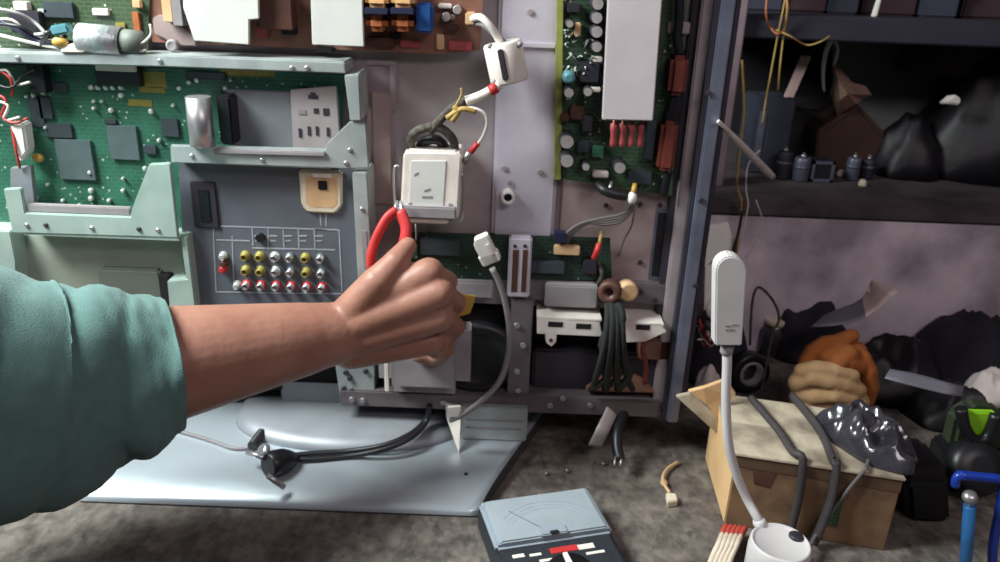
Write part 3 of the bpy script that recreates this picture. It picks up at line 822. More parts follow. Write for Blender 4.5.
bm = nb(); tube(bm, [P(455, 112, -0.052), P(470, 108, -0.056), P(484, 113, -0.056), P(487, 124, -0.054), P(482, 138, -0.050), P(474, 148, -0.046), P(466, 156, -0.040)], 0.0016, 8); part('wire', bm, 'wire_white')
bm = nb(); tube(bm, [P(447, 118, -0.054), P(462, 109, -0.058), P(476, 112, -0.057)], 0.0026, 8); part('wire', bm, 'wire_yellow')
bm = nb(); tube(bm, [P(452, 121, -0.055), P(458, 112, -0.057), P(454, 106, -0.056)], 0.0028, 8); part('cable_tie', bm, 'wire_yellow')
bm = nb(); tube(bm, [P(450, 116, -0.056), P(461, 96, -0.056), P(461, 88, -0.056)], 0.0012, 6); part('cable_tie', bm, 'wire_yellow')
bm = nb(); tube(bm, [P(478, 143, -0.049), P(471, 152, -0.045)], 0.0028, 8); part('sleeve', bm, 'red_rubber', label='red sleeve')
bm = nb(); tube(bm, [P(470, 152, -0.045), P(464, 162, -0.042)], 0.0032, 8); part('terminal', bm, 'steel')
bm = nb()
d = (P(510, 82, -0.04) - P(502, 42, -0.04)); a = P(502, 42, -0.04)
lathe(bm, [(0.006, 0.0), (0.0165, 0.0), (0.0178, 0.002), (0.0178, d.length - 0.002), (0.0165, d.length), (0.006, d.length)], a, d, 26); fc = part('ferrite_clamp', bm, 'off_white')
bm = nb(); poly(bm, [(497, 50), (503, 49), (509, 80), (503, 81)], -0.0595, -0.053, 0, 0.001); obj('seam', bm, 'rail_dark', fc)
for px, py in ((490, 46), (520, 44), (494, 82), (518, 78)):
    bm = nb(); ball(bm, P(px, py, -0.052), 0.003, 1, 1, 1, 0, 1); obj('latch', bm, 'grey_plastic', fc)
bm = nb(); tube(bm, [P(470, 20, -0.030), P(480, 17, -0.044), P(491, 27, -0.048), P(499, 40, -0.044), P(502, 46, -0.040)], 0.0034, 8); part('cable', bm, 'wire_white')
bm = nb(); tube(bm, [P(472, 24, -0.026), P(482, 24, -0.040), P(494, 34, -0.044), P(504, 42, -0.040)], 0.0026, 8); part('cable', bm, 'wire_grey')
bm = nb(); pbox(bm, 465, 13, 475, 25, -0.036, -0.014, 0, 0.001); part('plug', bm, 'tan_part')
# ---- right-hand drive board
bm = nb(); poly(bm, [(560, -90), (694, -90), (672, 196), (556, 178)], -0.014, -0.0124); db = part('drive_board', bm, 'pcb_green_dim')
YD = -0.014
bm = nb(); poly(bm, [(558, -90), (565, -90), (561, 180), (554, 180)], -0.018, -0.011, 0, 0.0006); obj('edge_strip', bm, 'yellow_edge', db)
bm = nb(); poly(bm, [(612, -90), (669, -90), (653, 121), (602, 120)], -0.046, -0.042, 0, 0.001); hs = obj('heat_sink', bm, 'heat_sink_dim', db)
bm = nb(); poly(bm, [(620, -80), (656, -80), (646, 112), (612, 112)], -0.043, -0.014); obj('fin_block', bm, 'rail_dark', db)
for px in (614, 623, 632, 641):
    c0 = P(px, 123, -0.034); c1 = P(px - 1.5, 153, -0.030)
    bm = nb(); lathe(bm, [(0.0012, -0.004), (0.0013, 0), (0.0034, 0.001), (0.0036, 0.006), (0.0029, 0.009), (0.0029, 0.014), (0.0034, 0.019), (0.0032, 0.023), (0.0012, 0.024)], c0, c1 - c0, 12); obj('resistor', bm, 'red_resistor', db)
for px, py, r in ((567, 142, 0.0074), (567, 161, 0.0072), (620, 168, 0.0062), (586, 167, 0.004), (598, 4, 0.0058), (597, 18, 0.0056), (597, 32, 0.0058), (597, 47, 0.0052), (570, 24, 0.0036), (569, 93, 0.005), (588, 92, 0.0045)):
    bm = nb(); c = P(px, py, -0.036); lathe(bm, [(r, 0), (r, 0.020), (r * 0.86, 0.022)], c + Vector((0, 0.022, 0)), (0, -1, 0), 20)
    for f in bm.faces:
        if f.calc_center_median().y < -0.0355: f.material_index = 1
    obj('capacitor', bm, ['cap_body', 'cap_top'], db)
bm = nb(); c = P(569, 78, -0.03); lathe(bm, [(0.006, 0), (0.006, 0.014), (0.003, 0.017)], c + Vector((0, 0.015, 0)), (0, -1, 0), 18); obj('capacitor', bm, 'teal_part', db)
for px, py, w, h, m, t in ((595, 90, 12, 5, 'off_white', 0.012), (590, 72, 20, 22, 'cap_body', 0.010), (601, 175, 16, 6, 'off_white', 0.010), (577, 113, 14, 14, 'brown_comp', 0.008), (588, 124, 10, 16, 'cap_body', 0.012), (565, 118, 8, 8, 'brown_comp', 0.010), (583, 147, 12, 12, 'chip_black', 0.006), (650, 140, 10, 40, 'chip_black', 0.010), (598, 60, 10, 6, 'off_white', 0.010), (578, 30, 6, 14, 'tan_part', 0.010), (640, 178, 24, 14, 'chip_black', 0.008), (598, 152, 12, 12, 'pcb_green', 0.006), (654, 60, 8, 60, 'navy', 0.016), (574, 8, 12, 10, 'cap_body', 0.012)):
    chip(px, py, w, h, db, YD, t, m, 'component', 0.001)
for k in range(26):
    px, py = random.uniform(562, 592), random.uniform(30, 72)
    bm = nb(); a = P(px, py, YD)
    tube(bm, [a, P(px + random.uniform(-4, 4), py + random.uniform(-4, 4), YD - 0.012), P(px + random.uniform(-5, 5), py + random.uniform(-2, 7), YD - 0.002)], 0.0008, 5, smooth=3); obj('component_lead', bm, 'solder', db)
for (x0, y0, x1, y1) in ((670, 56, 688, 96), (660, 122, 677, 172)):
    bm = nb(); pbox(bm, x0, y0, x1, y1, -0.036, -0.012, 0, 0.004); obj('fuse_block', bm, 'orange_red', db)
for pts in ([(680, -60), (679, 20), (677, 36), (680, 56)], [(675, 95), (671, 110), (668, 124)], [(669, 170), (666, 182), (664, 196)], [(676, 92), (677, 104), (672, 122)]):
    bm = nb(); tube(bm, [P(x, y, -0.026) for x, y in pts], 0.0042, 8, flat=0.5); part('strap', bm, 'black_plastic')
bm = nb(); pbox(bm, 668, 22, 690, 34, -0.018, -0.010, 0, 0.001); part('clip', bm, 'chassis')
# cable from the drive board down to the little board
for k in range(4):
    bm = nb(); o = k * 2.2
    tube(bm, [P(560 + o, 243, -0.016), P(568 + o, 232, -0.020), P(582 + o, 223, -0.022), P(604, 218 + o, -0.024), P(622, 214 + o, -0.026), P(632 + o * .4, 206, -0.028), P(634 + o * .3, 194, -0.026)], 0.0016, 6); part('wire', bm, 'ribbon_grey')
bm = nb(); tube(bm, [P(598, 184, -0.024), P(604, 190, -0.034), P(614, 194, -0.036), P(626, 196, -0.034)], 0.005, 8); part('cable', bm, 'wire_black')
bm = nb(); tube(bm, [P(612, 182, -0.030), P(609, 190, -0.036)], 0.0018, 6); part('lead', bm, 'steel')
bm = nb(); ball(bm, P(632, 198, -0.036), 0.0056, 0.9, 0.8, 1.2); part('cable_end', bm, 'white_plastic')
bm = nb(); tube(bm, [P(635, 184, -0.030), P(633, 194, -0.036)], 0.0026, 8); part('terminal', bm, 'yellow_plastic')
bm = nb(); tube(bm, [P(635, 205, -0.030), P(632, 225, -0.022), P(624, 240, -0.014), P(619, 256, -0.006)], 0.0011, 6); part('wire', bm, 'wire_grey')
# ---- the low dark board behind the hand
bm = nb(); poly(bm, [(405, 232), (610, 238), (612, 280), (408, 280)], -0.012, -0.0104); lb = part('small_board', bm, 'pcb_dark')
YS = -0.012
for px, py, w, h, m, t in ((567, 251, 26, 9, 'tan_part', 0.008), (440, 248, 40, 16, 'chip_black', 0.006), (545, 268, 40, 12, 'chip_black', 0.006), (560, 238, 12, 10, 'navy', 0.012), (590, 268, 14, 14, 'cap_body', 0.008), (412, 252, 10, 14, 'pcb_green', 0.006)):
    chip(px, py, w, h, lb, YS, t, m, 'component', 0.001)
bm = nb(); tube(bm, [P(599, 244, -0.022), P(597, 251, -0.026), P(594, 258, -0.022)], 0.0032, 8); obj('diode', bm, 'red_rubber', lb)
bm = nb(); tube(bm, [P(602, 232, -0.014), P(600, 240, -0.022), P(600, 246, -0.022)], 0.002, 8); obj('lead', bm, 'wire_yellow', lb)
bm = nb(); tube(bm, [P(598, 262, -0.014), P(602, 275, -0.018), P(596, 286, -0.014)], 0.0024, 8); obj('lead', bm, 'braid', lb)
# twin-slot connector
bm = nb(); pbox(bm, 508, 238, 531, 298, -0.024, -0.010, 0, 0.002); sc = part('slot_connector', bm, 'chassis_light')
for a in ((512, 250, 518, 292), (522, 250, 527, 292)):
    bm = nb(); pbox(bm, *a, -0.0246, -0.0235); obj('slot', bm, 'brown_comp', sc)
for px, py in ((515, 246), (525, 246)):
    bm = nb(); c = P(px, py, -0.024); cyl(bm, c, c + Vector((0, -0.001, 0)), 0.002, 8); obj('screw', bm, 'rail_dark', sc)
# ------------------------------------------------------------------ the person reaching in
mat('skin', (156, 112, 95), 0.5, 0, (134, 90, 75), 24, 0.7, 0.25, 140, sub=0.1)
mat('nail', (170, 122, 106), 0.35)
mat('teal_cloth', (88, 120, 116), 0.95, 0, (78, 108, 105), 90, 0.6, 0.35, 900, sheen=0.1)
pr = thing('person', B(60, 470, 0.0), 'person in a loose teal short sleeve, one bare arm reaching in from the edge', 'person')
WR = P(336, 333, -0.120)
EL = P(48, 386, -0.245)
SH = P(-420, 372, -0.40)
FA = WR + (EL - WR) * 0.62
bm = nb()
capsule(bm, EL, FA, 0.052, 0.050)
capsule(bm, FA, WR + (EL - WR) * 0.12, 0.050, 0.034)
capsule(bm, WR + (EL - WR) * 0.14, WR, 0.034, 0.0295)
capsule(bm, EL, SH, 0.052, 0.060)
ML = [P(429, 273, -0.104), P(439, 293, -0.112), P(440, 317, -0.110), P(432, 341, -0.100)]
CP = [P(350, 316, -0.116), P(352, 325, -0.120), P(352, 338, -0.119), P(350, 350, -0.112)]
for a, b, r in zip(CP, ML, (0.0150, 0.0150, 0.0145, 0.0135)):
    capsule(bm, a, b, 0.019, r)
capsule(bm, P(365, 325, -0.108), P(425, 310, -0.096), 0.020, 0.018)      # heel and palm
capsule(bm, P(436, 346, -0.082), P(442, 325, -0.078), 0.013, 0.013)
FING = [[(448, 281, -0.070), (438, 296, -0.050), (420, 299, -0.052)],
        [(456, 302, -0.072), (444, 317, -0.048), (424, 318, -0.050)],
        [(456, 327, -0.072), (444, 340, -0.050), (424, 339, -0.052)],
        [(446, 350, -0.068), (435, 359, -0.052), (418, 356, -0.056)]]
for base, pts, r in zip(ML, FING, (0.0102, 0.0106, 0.0100, 0.0088)):
    q = [base] + [P(*p) for p in pts]
    ball(bm, base + Vector((0.001, -0.002, 0.001)), r * 1.28)
    for k in range(3):
        capsule(bm, q[k], q[k + 1], r * (1.08, 0.98, 0.90)[k], r * (0.98, 0.90, 0.80)[k])
TH = [P(352, 312, -0.116), P(377, 282, -0.116), P(395, 262, -0.106), P(408, 246, -0.092)]
for k, (r0, r1) in enumerate(((0.0185, 0.0150), (0.0145, 0.0112), (0.0116, 0.0088))):
    capsule(bm, TH[k], TH[k + 1], r0, r1)
arm = obj('arm', grow(bm, 0.0020, 5, 0.5), 'skin', pr)
d = (TH[3] - TH[2]).normalized()
bm = nb(); ball(bm, TH[3] + Vector((-0.0018, -0.0052, 0.0022)), 0.0042, 0.95, 0.55, 1.15); obj('fingernail', bm, 'nail', pr)
# loose sleeve: folded cloth tube with an open turned cuff, bunched at the elbow
path = [Vector(FA) + (WR - FA) * 0.02, FA + (EL - FA) * 0.22, EL + (FA - EL) * 0.42, EL, EL + (SH - EL) * 0.22, EL + (SH - EL) * 0.5, EL + (SH - EL) * 0.8, SH]
prad = [0.058, 0.064, 0.074, 0.087, 0.094, 0.098, 0.102, 0.106]
bm = nb()
NS, NR = 80, 64
def pathat(t):
    x = t * (len(path) - 1); i = min(int(x), len(path) - 2); f = x - i
    p0, p1, p2, p3 = path[max(i - 1, 0)], path[i], path[i + 1], path[min(i + 2, len(path) - 1)]
    p = 0.5 * ((2 * p1) + (p2 - p0) * f + (2 * p0 - 5 * p1 + 4 * p2 - p3) * f * f + (3 * p1 - p0 - 3 * p2 + p3) * f ** 3)
    return p, prad[i] * (1 - f) + prad[i + 1] * f
def sleeve_ring(t, inset, fold=1.0):
    p, r = pathat(t); q, _ = pathat(min(t + 0.01, 1)); q0, _ = pathat(max(t - 0.01, 0))
    d = (q - q0).normalized()
    u = (Vector((0, 0, 1)) - d * d.z).normalized(); w = d.cross(u)
    out = []
    for j in range(NR):
        a = 2 * math.pi * j / NR
        n = u * math.cos(a) + w * math.sin(a)
        s = 0.0
        # diagonal pull folds running round the arm, deeper towards the elbow
        ph = t * 17 + 1.3 * math.sin(a + 0.6) + 0.8 * noise.noise(Vector((math.cos(a), math.sin(a), t * 4)))
        s += 0.0055 * (abs(math.sin(ph)) ** 0.6 - 0.5) * min(1, t * 5) * fold
        s += 0.010 * noise.noise(Vector((math.cos(a) * 1.2, math.sin(a) * 1.2, t * 5 + 3))) * fold
        s += 0.0016 * noise.noise(Vector((math.cos(a) * 5, math.sin(a) * 5, t * 30)))
        sag = 0.012 * max(0, -math.cos(a)) * min(1.0, t * 2)
        out.append(p + n * (r + s + sag - inset))
    return out
rings = []
for k in range(6): rings.append(sleeve_ring(0.16 - 0.155 * k / 5, 0.004, 0.3))     # inside of the cuff
rings.append(sleeve_ring(0.0, 0.0015, 0.6))
for k in range(NS + 1): rings.append(sleeve_ring(0.002 + k / NS * 0.998, 0.0))
vr = [[bm.verts.new(p) for p in r] for r in rings]
for a, b in zip(vr, vr[1:]):
    for j in range(NR):
        f = bm.faces.new((a[j], a[(j + 1) % NR], b[(j + 1) % NR], b[j])); f.smooth = True
bm.faces.new(vr[-1])
obj('sleeve', bm, 'teal_cloth', pr)

# ------------------------------------------------------------------ red-handled pliers in the hand
pl = thing('pliers', P(404, 225, -0.085), 'pliers with bowed red handles gripped in the reaching hand', 'pliers')
def bow(pts, r, Y0, m, nm):
    bm = nb(); tube(bm, [P(x, y, Yv) for x, y, Yv in pts], r, 10, flat=0.7); return obj(nm, bm, m, pl)
bow([(397, 210, -0.074), (388, 217, -0.078), (380, 230, -0.082), (374, 244, -0.085), (371, 258, -0.088), (373, 275, -0.088), (381, 296, -0.088)], 0.0046, 0, 'red_rubber', 'handle')
bow([(400, 211, -0.074), (406, 226, -0.080), (405, 240, -0.084), (400, 256, -0.086), (398, 276, -0.086), (398, 300, -0.082)], 0.0056, 0, 'red_rubber', 'handle')
bm = nb(); c = P(399, 212, -0.068); cyl(bm, c, c + Vector((0, -0.008, 0)), 0.005, 18); obj('pivot', bm, 'steel', pl)
for dx in (-1.6, 1.6):
    bm = nb(); tube(bm, [P(399 + dx * 1.6, 212, -0.071), P(399 + dx * 1.8, 207, -0.068), P(399 + dx, 201, -0.062)], 0.0026, 8, rr=[1, 1, 0.45]); obj('jaw', bm, 'steel', pl)

# ------------------------------------------------------------------ loose leads around the stand
t = thing('signal_lead', P(485, 255, -0.06), 'grey lead rising from the stand with a white plug at its top end', 'cable')
cpts = [P(492, 268, -0.060), P(502, 290, -0.058), P(509, 325, -0.056), P(508, 355, -0.056), P(499, 382, -0.058), P(480, 402, -0.062), P(462, 415, -0.064), P(450, 420, -0.062)]
bm = nb(); tube(bm, cpts, 0.0032, 10); obj('cord', bm, 'wire_grey', t)
a, b = P(479, 238, -0.064), P(492, 264, -0.060)
dd = (b - a).normalized(); side = Vector((dd.z, 0, -dd.x))
bm = nb(); prism_pts(bm, [a - side * 0.0085, a + side * 0.005, a + side * 0.0085 + dd * 0.006, b + side * 0.0085, b - side * 0.0085], Vector((0, 0.012, 0)), 0, 0.001)
prism_pts(bm, [b - side * 0.010 - dd * 0.010, b + side * 0.010 - dd * 0.012, b + side * 0.0095, b - side * 0.0095], Vector((0, 0.014, 0)), 0, 0.001)
pg = obj('plug', bm, 'white_plastic', t)
bm = nb(); c = (a + b) / 2; prism_pts(bm, [c - side * 0.006 - dd * 0.006 + Vector((0, -0.0008, 0)), c - side * 0.003 - dd * 0.006 + Vector((0, -0.0008, 0)), c - side * 0.003 + dd * 0.006 + Vector((0, -0.0008, 0)), c - side * 0.006 + dd * 0.006 + Vector((0, -0.0008, 0))], Vector((0, 0.003, 0))); obj('latch', bm, 'off_white', pg)
bm = nb(); poly(bm, [(447, 407), (461, 406), (459, 417), (449, 418)], -0.066, -0.063, 0, 0.0008); obj('tag', bm, 'white_plastic', t)

t = thing('mains_cable', B(275, 470, 0.02), 'black twin mains cord with a moulded plug lying on the silver stand', 'power cord')
for o in (0, 1):
    bm = nb(); tube(bm, [P(430, 405, -0.03) + Vector((0, -0.002 * o, 0)), B(426, 419 + o * 3, 0.040), B(412, 433 + o * 4, 0.036), B(385, 445 + o * 4, 0.030), B(350, 451 + o * 5, 0.0205), B(318, 453 + o * 6, 0.0205), B(296, 455 + o * 4, 0.022)], 0.0030, 8); obj('cord', bm, 'wire_black', t)
bm = nb(); a, b = B(300, 456, 0.022), B(262, 468, 0.030)
lathe(bm, [(0.004, 0), (0.006, 0.006), (0.010, 0.012), (0.0135, 0.020), (0.0145, 0.032), (0.0135, 0.038), (0.012, 0.040)], a, b - a, 18); pb_ = obj('plug', bm, 'black_plastic', t)
for (p, q) in (((264, 458), (247, 452)), ((268, 476), (284, 487))):
    bm = nb(); tube(bm, [B(*p, 0.036), B(*q, 0.036 if q[1] < 470 else 0.020)], 0.0030, 10); obj('pin', bm, 'steel', pb_)
bm = nb(); lathe(bm, [(0.0085, 0), (0.0085, 0.004), (0.006, 0.006)], B(265, 452, 0.036), (-0.5, -0.3, 0.5), 16); obj('earth_clip', bm, 'steel', pb_)
t = thing('antenna_lead', B(250, 440, 0.02), 'thin grey lead with a ribbed sleeve beside the black mains plug', 'cable')
bm = nb(); tube(bm, [B(120, 415, 0.0195), B(160, 426, 0.0195), B(196, 436, 0.0195), B(215, 442, 0.0195), B(232, 448, 0.0195), B(246, 448, 0.0195), B(252, 444, 0.022)], 0.0020, 8); obj('cord', bm, 'wire_grey', t)
a, b = B(252, 446, 0.024), B(262, 432, 0.024)
pr_ = []
L = (b - a).length
for k in range(12): pr_ += [(0.0052, L * k / 12), (0.0052, L * (k + .6) / 12), (0.0036, L * (k + .62) / 12), (0.0036, L * (k + .98) / 12)]
bm = nb(); lathe(bm, pr_, a, b - a, 14); obj('sleeve', bm, 'wire_black', t)

# ------------------------------------------------------------------ analogue multimeter, foreground
mat('meter_body', (44, 48, 54), 0.5, 0, (30, 34, 40), 60)
mat('meter_window', (150, 160, 166), 0.25, 0, (136, 146, 152), 30, 0.6, coat=0.3)
mat('meter_rim', (142, 152, 162), 0.4, 0, (120, 130, 140), 30)
mt = thing('multimeter', B(545, 560, 0.0), 'analogue multimeter with pale window lying face up in front of the stand', 'multimeter')
hz = 0.034
C4 = [B(480, 499, hz), B(583, 485, hz), B(612, 530, hz), B(496, 553, hz)]
ux = (C4[1] - C4[0]).normalized(); uy = (C4[0] - C4[3]).normalized()
uy = (uy - ux * uy.dot(ux)).normalized()
Wm = (C4[1] - C4[0]).length * 0.5 + (C4[2] - C4[3]).length * 0.5
O = C4[0].copy()
def M2(u, v, z): return Vector((O.x, O.y, 0)) + ux * (u * Wm) - uy * (v * Wm) + Vector((0, 0, z))
def slab(pts, z0, z1, m, nm, parent=mt, bev=0.001):
    bm = nb(); prism_pts(bm, [M2(u, v, z1) for u, v in pts], Vector((0, 0, z0 - z1)), 0, bev); return obj(nm, bm, m, parent)
slab([(-0.02, 0), (1.02, 0), (1.02, 1.42), (-0.02, 1.42)], 0.0, 0.027, 'meter_body', 'case', bev=0.004)
slab([(-0.015, 0.005), (1.015, 0.005), (1.015, 0.62), (-0.015, 0.62)], 0.024, 0.032, 'meter_rim', 'bezel', bev=0.003)
win = slab([(0.03, 0.04), (0.97, 0.04), (0.97, 0.595), (0.03, 0.595)], 0.030, 0.0345, 'meter_window', 'window', bev=0.0015)
# scale arcs and needle printed on the dial face
bm = nb()
cu, cv = 0.5, 0.66
for rad, w in ((0.50, 0.004), (0.455, 0.003), (0.41, 0.003)):
    for k in range(24):
        a0 = math.radians(42 + 96 * k / 24); a1 = math.radians(42 + 96 * (k + 1) / 24)
        p = [(cu + r * math.cos(a), cv - r * math.sin(a)) for r, a in ((rad, a0), (rad + w, a0), (rad + w, a1), (rad, a1))]
        prism_pts(bm, [M2(u, v, 0.03465) for u, v in p], Vector((0, 0, -0.0003)))
for k in range(25):
    a0 = math.radians(42 + 96 * k / 24); L = 0.03 if k % 4 == 0 else 0.016
    p = [(cu + r * math.cos(a0 + s), cv - r * math.sin(a0 + s)) for r, s in ((0.50, -.004), (0.50 + L, -.004), (0.50 + L, .004), (0.50, .004))]
    prism_pts(bm, [M2(u, v, 0.03465) for u, v in p], Vector((0, 0, -0.0003)))
obj('dial_scale', bm, 'meter_rim', win)
bm = nb(); tube(bm, [M2(0.5, 0.6, 0.0347), M2(0.20, 0.22, 0.0347)], 0.00035, 5, smooth=0); obj('needle', bm, 'chip_grey', win)
slab([(0.38, 0.50), (0.44, 0.46), (0.56, 0.46), (0.62, 0.50), (0.62, 0.60), (0.38, 0.60)], 0.030, 0.0362, 'meter_rim', 'pivot_cover', bev=0.001)
slab([(0.46, 0.56), (0.54, 0.56), (0.54, 0.60), (0.46, 0.60)], 0.034, 0.0374, 'meter_body', 'zero_screw', bev=0.001)
slab([(0.03, 0.66), (0.97, 0.66), (0.97, 1.36), (0.03, 1.36)], 0.024, 0.0285, 'meter_body', 'faceplate', bev=0.001)
for u0, v0, u1, v1, m in ((0.42, 0.69, 0.66, 0.755, 'red_rubber'), (0.66, 0.70, 0.80, 0.76, 'off_white'), (0.10, 0.70, 0.20, 0.74, 'off_white'), (0.24, 0.72, 0.34, 0.75, 'off_white'), (0.70, 0.80, 0.86, 0.83, 'off_white'), (0.30, 0.80, 0.42, 0.83, 'off_white')):
    slab([(u0, v0), (u1, v0), (u1, v1), (u0, v1)], 0.0284, 0.0289, m, 'range_mark', bev=0.0001)
bm = nb(); c = M2(0.5, 1.0, 0.0285); lathe(bm, [(0.021, 0), (0.021, 0.004), (0.018, 0.007), (0.0, 0.007)], c, (0, 0, 1), 32); kn = obj('range_dial', bm, 'black_plastic', mt)
bm = nb(); prism_pts(bm, [M2(0.48, 0.84, 0.0375), M2(0.52, 0.84, 0.0375), M2(0.53, 1.14, 0.0375), M2(0.47, 1.14, 0.0375)], Vector((0, 0, -0.003)), 0, 0.0006); obj('pointer', bm, 'off_white', kn)
for u, m in ((0.12, 'black_plastic'), (0.88, 'red_rubber')):
    bm = nb(); lathe(bm, [(0.005, 0), (0.005, 0.003), (0.003, 0.003), (0.003, 0.001)], M2(u, 1.3, 0.0283), (0, 0, 1), 14); obj('lead_socket', bm, m, mt)

# ------------------------------------------------------------------ small white gooseneck lamp
_a, _b = B(724, 524, 0), B(884, 551, 0)          # front foot line of the cardboard box the lamp cord runs over
hB_ = P(735, 452, _a.y).z
n__ = Vector(((_b - _a).y, -(_b - _a).x, 0)).normalized() * 0.0006
def fp_(u, z): return _a + (_b - _a) * u + n__ + Vector((0, 0, z))
mat('lamp_white', (200, 196, 196), 0.45, 0, (184, 180, 180), 30, 0.5)
lp_ = thing('desk_lamp', B(783, 563, 0.0), 'small white gooseneck lamp on a round base in front of the cardboard box', 'lamp')
bc = B(781, 541, 0.046); bc.z = 0
bm = nb(); lathe(bm, [(0.0255, 0), (0.0272, 0.002), (0.0272, 0.036), (0.0262, 0.044), (0.0248, 0.046), (0.0236, 0.0445), (0.022, 0.043), (0.0, 0.043)], bc, (0, 0, 1), 44); obj('base', bm, 'lamp_white', lp_)
bm = nb(); c = B(796, 537, 0.0435); lathe(bm, [(0.0065, 0), (0.0065, 0.002), (0.005, 0.003), (0.0, 0.003)], c, (0, 0, 1), 20); obj('switch', bm, 'cap_body', lp_)
hb = P(727, 346, -0.185)
nk = [B(763, 527, 0.040), B(757, 517, 0.050), P(746, 497, -0.186), P(735, 470, -0.187), P(728, 440, -0.187), P(726, 400, -0.186), P(727, 365, -0.185), hb]
bm = nb(); tube(bm, nk, 0.0042, 12, smooth=5); obj('neck', bm, 'lamp_white', lp_)
bm = nb(); lathe(bm, [(0.0062, 0), (0.0062, 0.008), (0.0045, 0.011)], nk[0] - Vector((0, 0, 0.001)), nk[1] - nk[0], 16); obj('collar', bm, 'lamp_white', lp_)
bm = nb(); lathe(bm, [(0.0042, 0), (0.0055, 0.002), (0.0055, 0.010)], hb - Vector((0, 0, 0.008)), (0.05, 0, 1), 16); obj('collar', bm, 'grey_plastic', lp_)
hp = [(715, 346), (716, 272)] + [(731.5 - 15.5 * math.cos(a), 272 - 15.5 * math.sin(a)) for a in [math.pi * k / 12 for k in range(1, 12)]] + [(747, 272), (742, 346)]
bm = nb(); prism_pts(bm, [P(x, y, -0.196) for x, y in hp], Vector((0, 0.016, 0)), 0, 0.0012); hd = obj('head', bm, 'lamp_white', lp_)
bm = nb()
for x, y, w in ((728, 326, 5), (735, 325, 6), (727, 330, 3), (732, 330, 5)): pbox(bm, x - w / 2, y - 0.8, x + w / 2, y + 0.8, -0.1964, -0.1958)
obj('printing', bm, 'grey_plastic', hd)
bm = nb(); tube(bm, [bc + Vector((0.026, 0.008, 0.018)), fp_(0.555, 0.016) + n__ * 22, fp_(0.61, hB_ * 0.40) + n__ * 12, fp_(0.69, hB_ * 0.75) + n__ * 7, fp_(0.765, hB_ + 0.0035) + n__ * 4, B(866, 468, hB_ + 0.004), B(869, 458, hB_ + 0.004)], 0.0018, 8); obj('cord', bm, 'ribbon_grey', lp_)

# ------------------------------------------------------------------ cardboard box with leads and a clear bag on it
mat('cardboard', (124, 96, 70), 0.85, 0, (74, 54, 40), 26, 1.0, 0.2, 80)  # front darkened in the colour for light from above; blotches are stains
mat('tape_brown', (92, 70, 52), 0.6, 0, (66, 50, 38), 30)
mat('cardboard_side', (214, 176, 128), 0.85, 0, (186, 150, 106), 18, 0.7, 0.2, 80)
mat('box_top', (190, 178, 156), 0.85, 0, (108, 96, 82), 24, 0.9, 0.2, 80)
mat('cable_dusty', (64, 58, 60), 0.6, 0, (46, 42, 44), 60)
mat('clear_bag', (70, 68, 76), 0.22, 0, (44, 42, 50), 30, 0.8, 0.5, 60, coat=0.8, trans=0.25)
mat('black_bag', (24, 21, 27), 0.5, 0, (18, 16, 22), 20, 0.8, 0.4, 50)
FLb, FRb, BLb = B(724, 524, 0), B(884, 551, 0), B(705, 458, 0)
hB = (P(735, 452, FLb.y)).z
BRb = FRb + (BLb - FLb)
cbx = thing('cardboard_box', (FLb + BRb) / 2, 'worn taped cardboard box standing on the bench behind the white lamp base', 'box')
def quadbox(bm, c4, z0, z1, bev=0.001):
    prism_pts(bm, [Vector((p.x, p.y, z0)) for p in c4], Vector((0, 0, z1 - z0)), 0, bev)
bm = nb(); quadbox(bm, [FLb, FRb, BRb, BLb], 0, hB - 0.002)
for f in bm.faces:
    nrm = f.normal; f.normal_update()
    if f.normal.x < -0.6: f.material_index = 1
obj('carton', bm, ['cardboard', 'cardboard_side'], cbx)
ex, ey = (FRb - FLb), (BLb - FLb)
def bx2(u, v, z): return Vector((FLb.x, FLb.y, 0)) + ex * u + ey * v + Vector((0, 0, z))
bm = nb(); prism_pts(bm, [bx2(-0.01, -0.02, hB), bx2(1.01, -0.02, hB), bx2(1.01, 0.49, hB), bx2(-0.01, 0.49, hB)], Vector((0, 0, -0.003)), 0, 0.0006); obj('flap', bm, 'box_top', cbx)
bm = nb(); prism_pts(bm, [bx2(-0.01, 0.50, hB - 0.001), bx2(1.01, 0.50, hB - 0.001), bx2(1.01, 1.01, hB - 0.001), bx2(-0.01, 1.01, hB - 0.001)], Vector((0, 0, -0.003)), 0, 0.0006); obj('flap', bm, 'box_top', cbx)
bm = nb()
n_ = Vector((ex.y, -ex.x, 0)).normalized() * 0.0006
def fp(u, z): return bx2(u, 0, z) + n_
prism_pts(bm, [fp(0.0, hB * 0.97), fp(1.0, hB * 0.97), fp(1.0, hB * 0.80), fp(0.0, hB * 0.82)], -n_ * 0.8)
obj('tape', bm, 'tape_brown', cbx)
bm = nb(); prism_pts(bm, [fp(0.60, hB * 0.62), fp(0.69, hB * 0.62), fp(0.69, hB * 0.22), fp(0.60, hB * 0.22)], -n_ * 0.8); obj('print_patch', bm, 'pcb_green_dim', cbx)
bm = nb(); prism_pts(bm, [fp(0.12, hB * 0.8), fp(0.26, hB * 0.8), fp(0.24, hB * 0.6), fp(0.14, hB * 0.62)], -n_ * 0.8); obj('dirt_mark', bm, 'brown_comp', cbx)
zt = hB + 0.004
t = thing('cable', B(775, 430, hB), 'flat black cable draped over the middle of the cardboard box', 'cable')
bm = nb(); tube(bm, [B(792, 396, zt), B(806, 412, zt), B(822, 434, zt), B(833, 460, zt), fp(0.60, hB + 0.004) - n_ * 2 , fp(0.61, hB * 0.7) + n_ * 8, fp(0.585, 0.03) + n_ * 16, fp(0.55, 0.006) + n_ * 22], 0.0052, 10, flat=0.7); obj('cord', bm, 'cable_dusty', t)
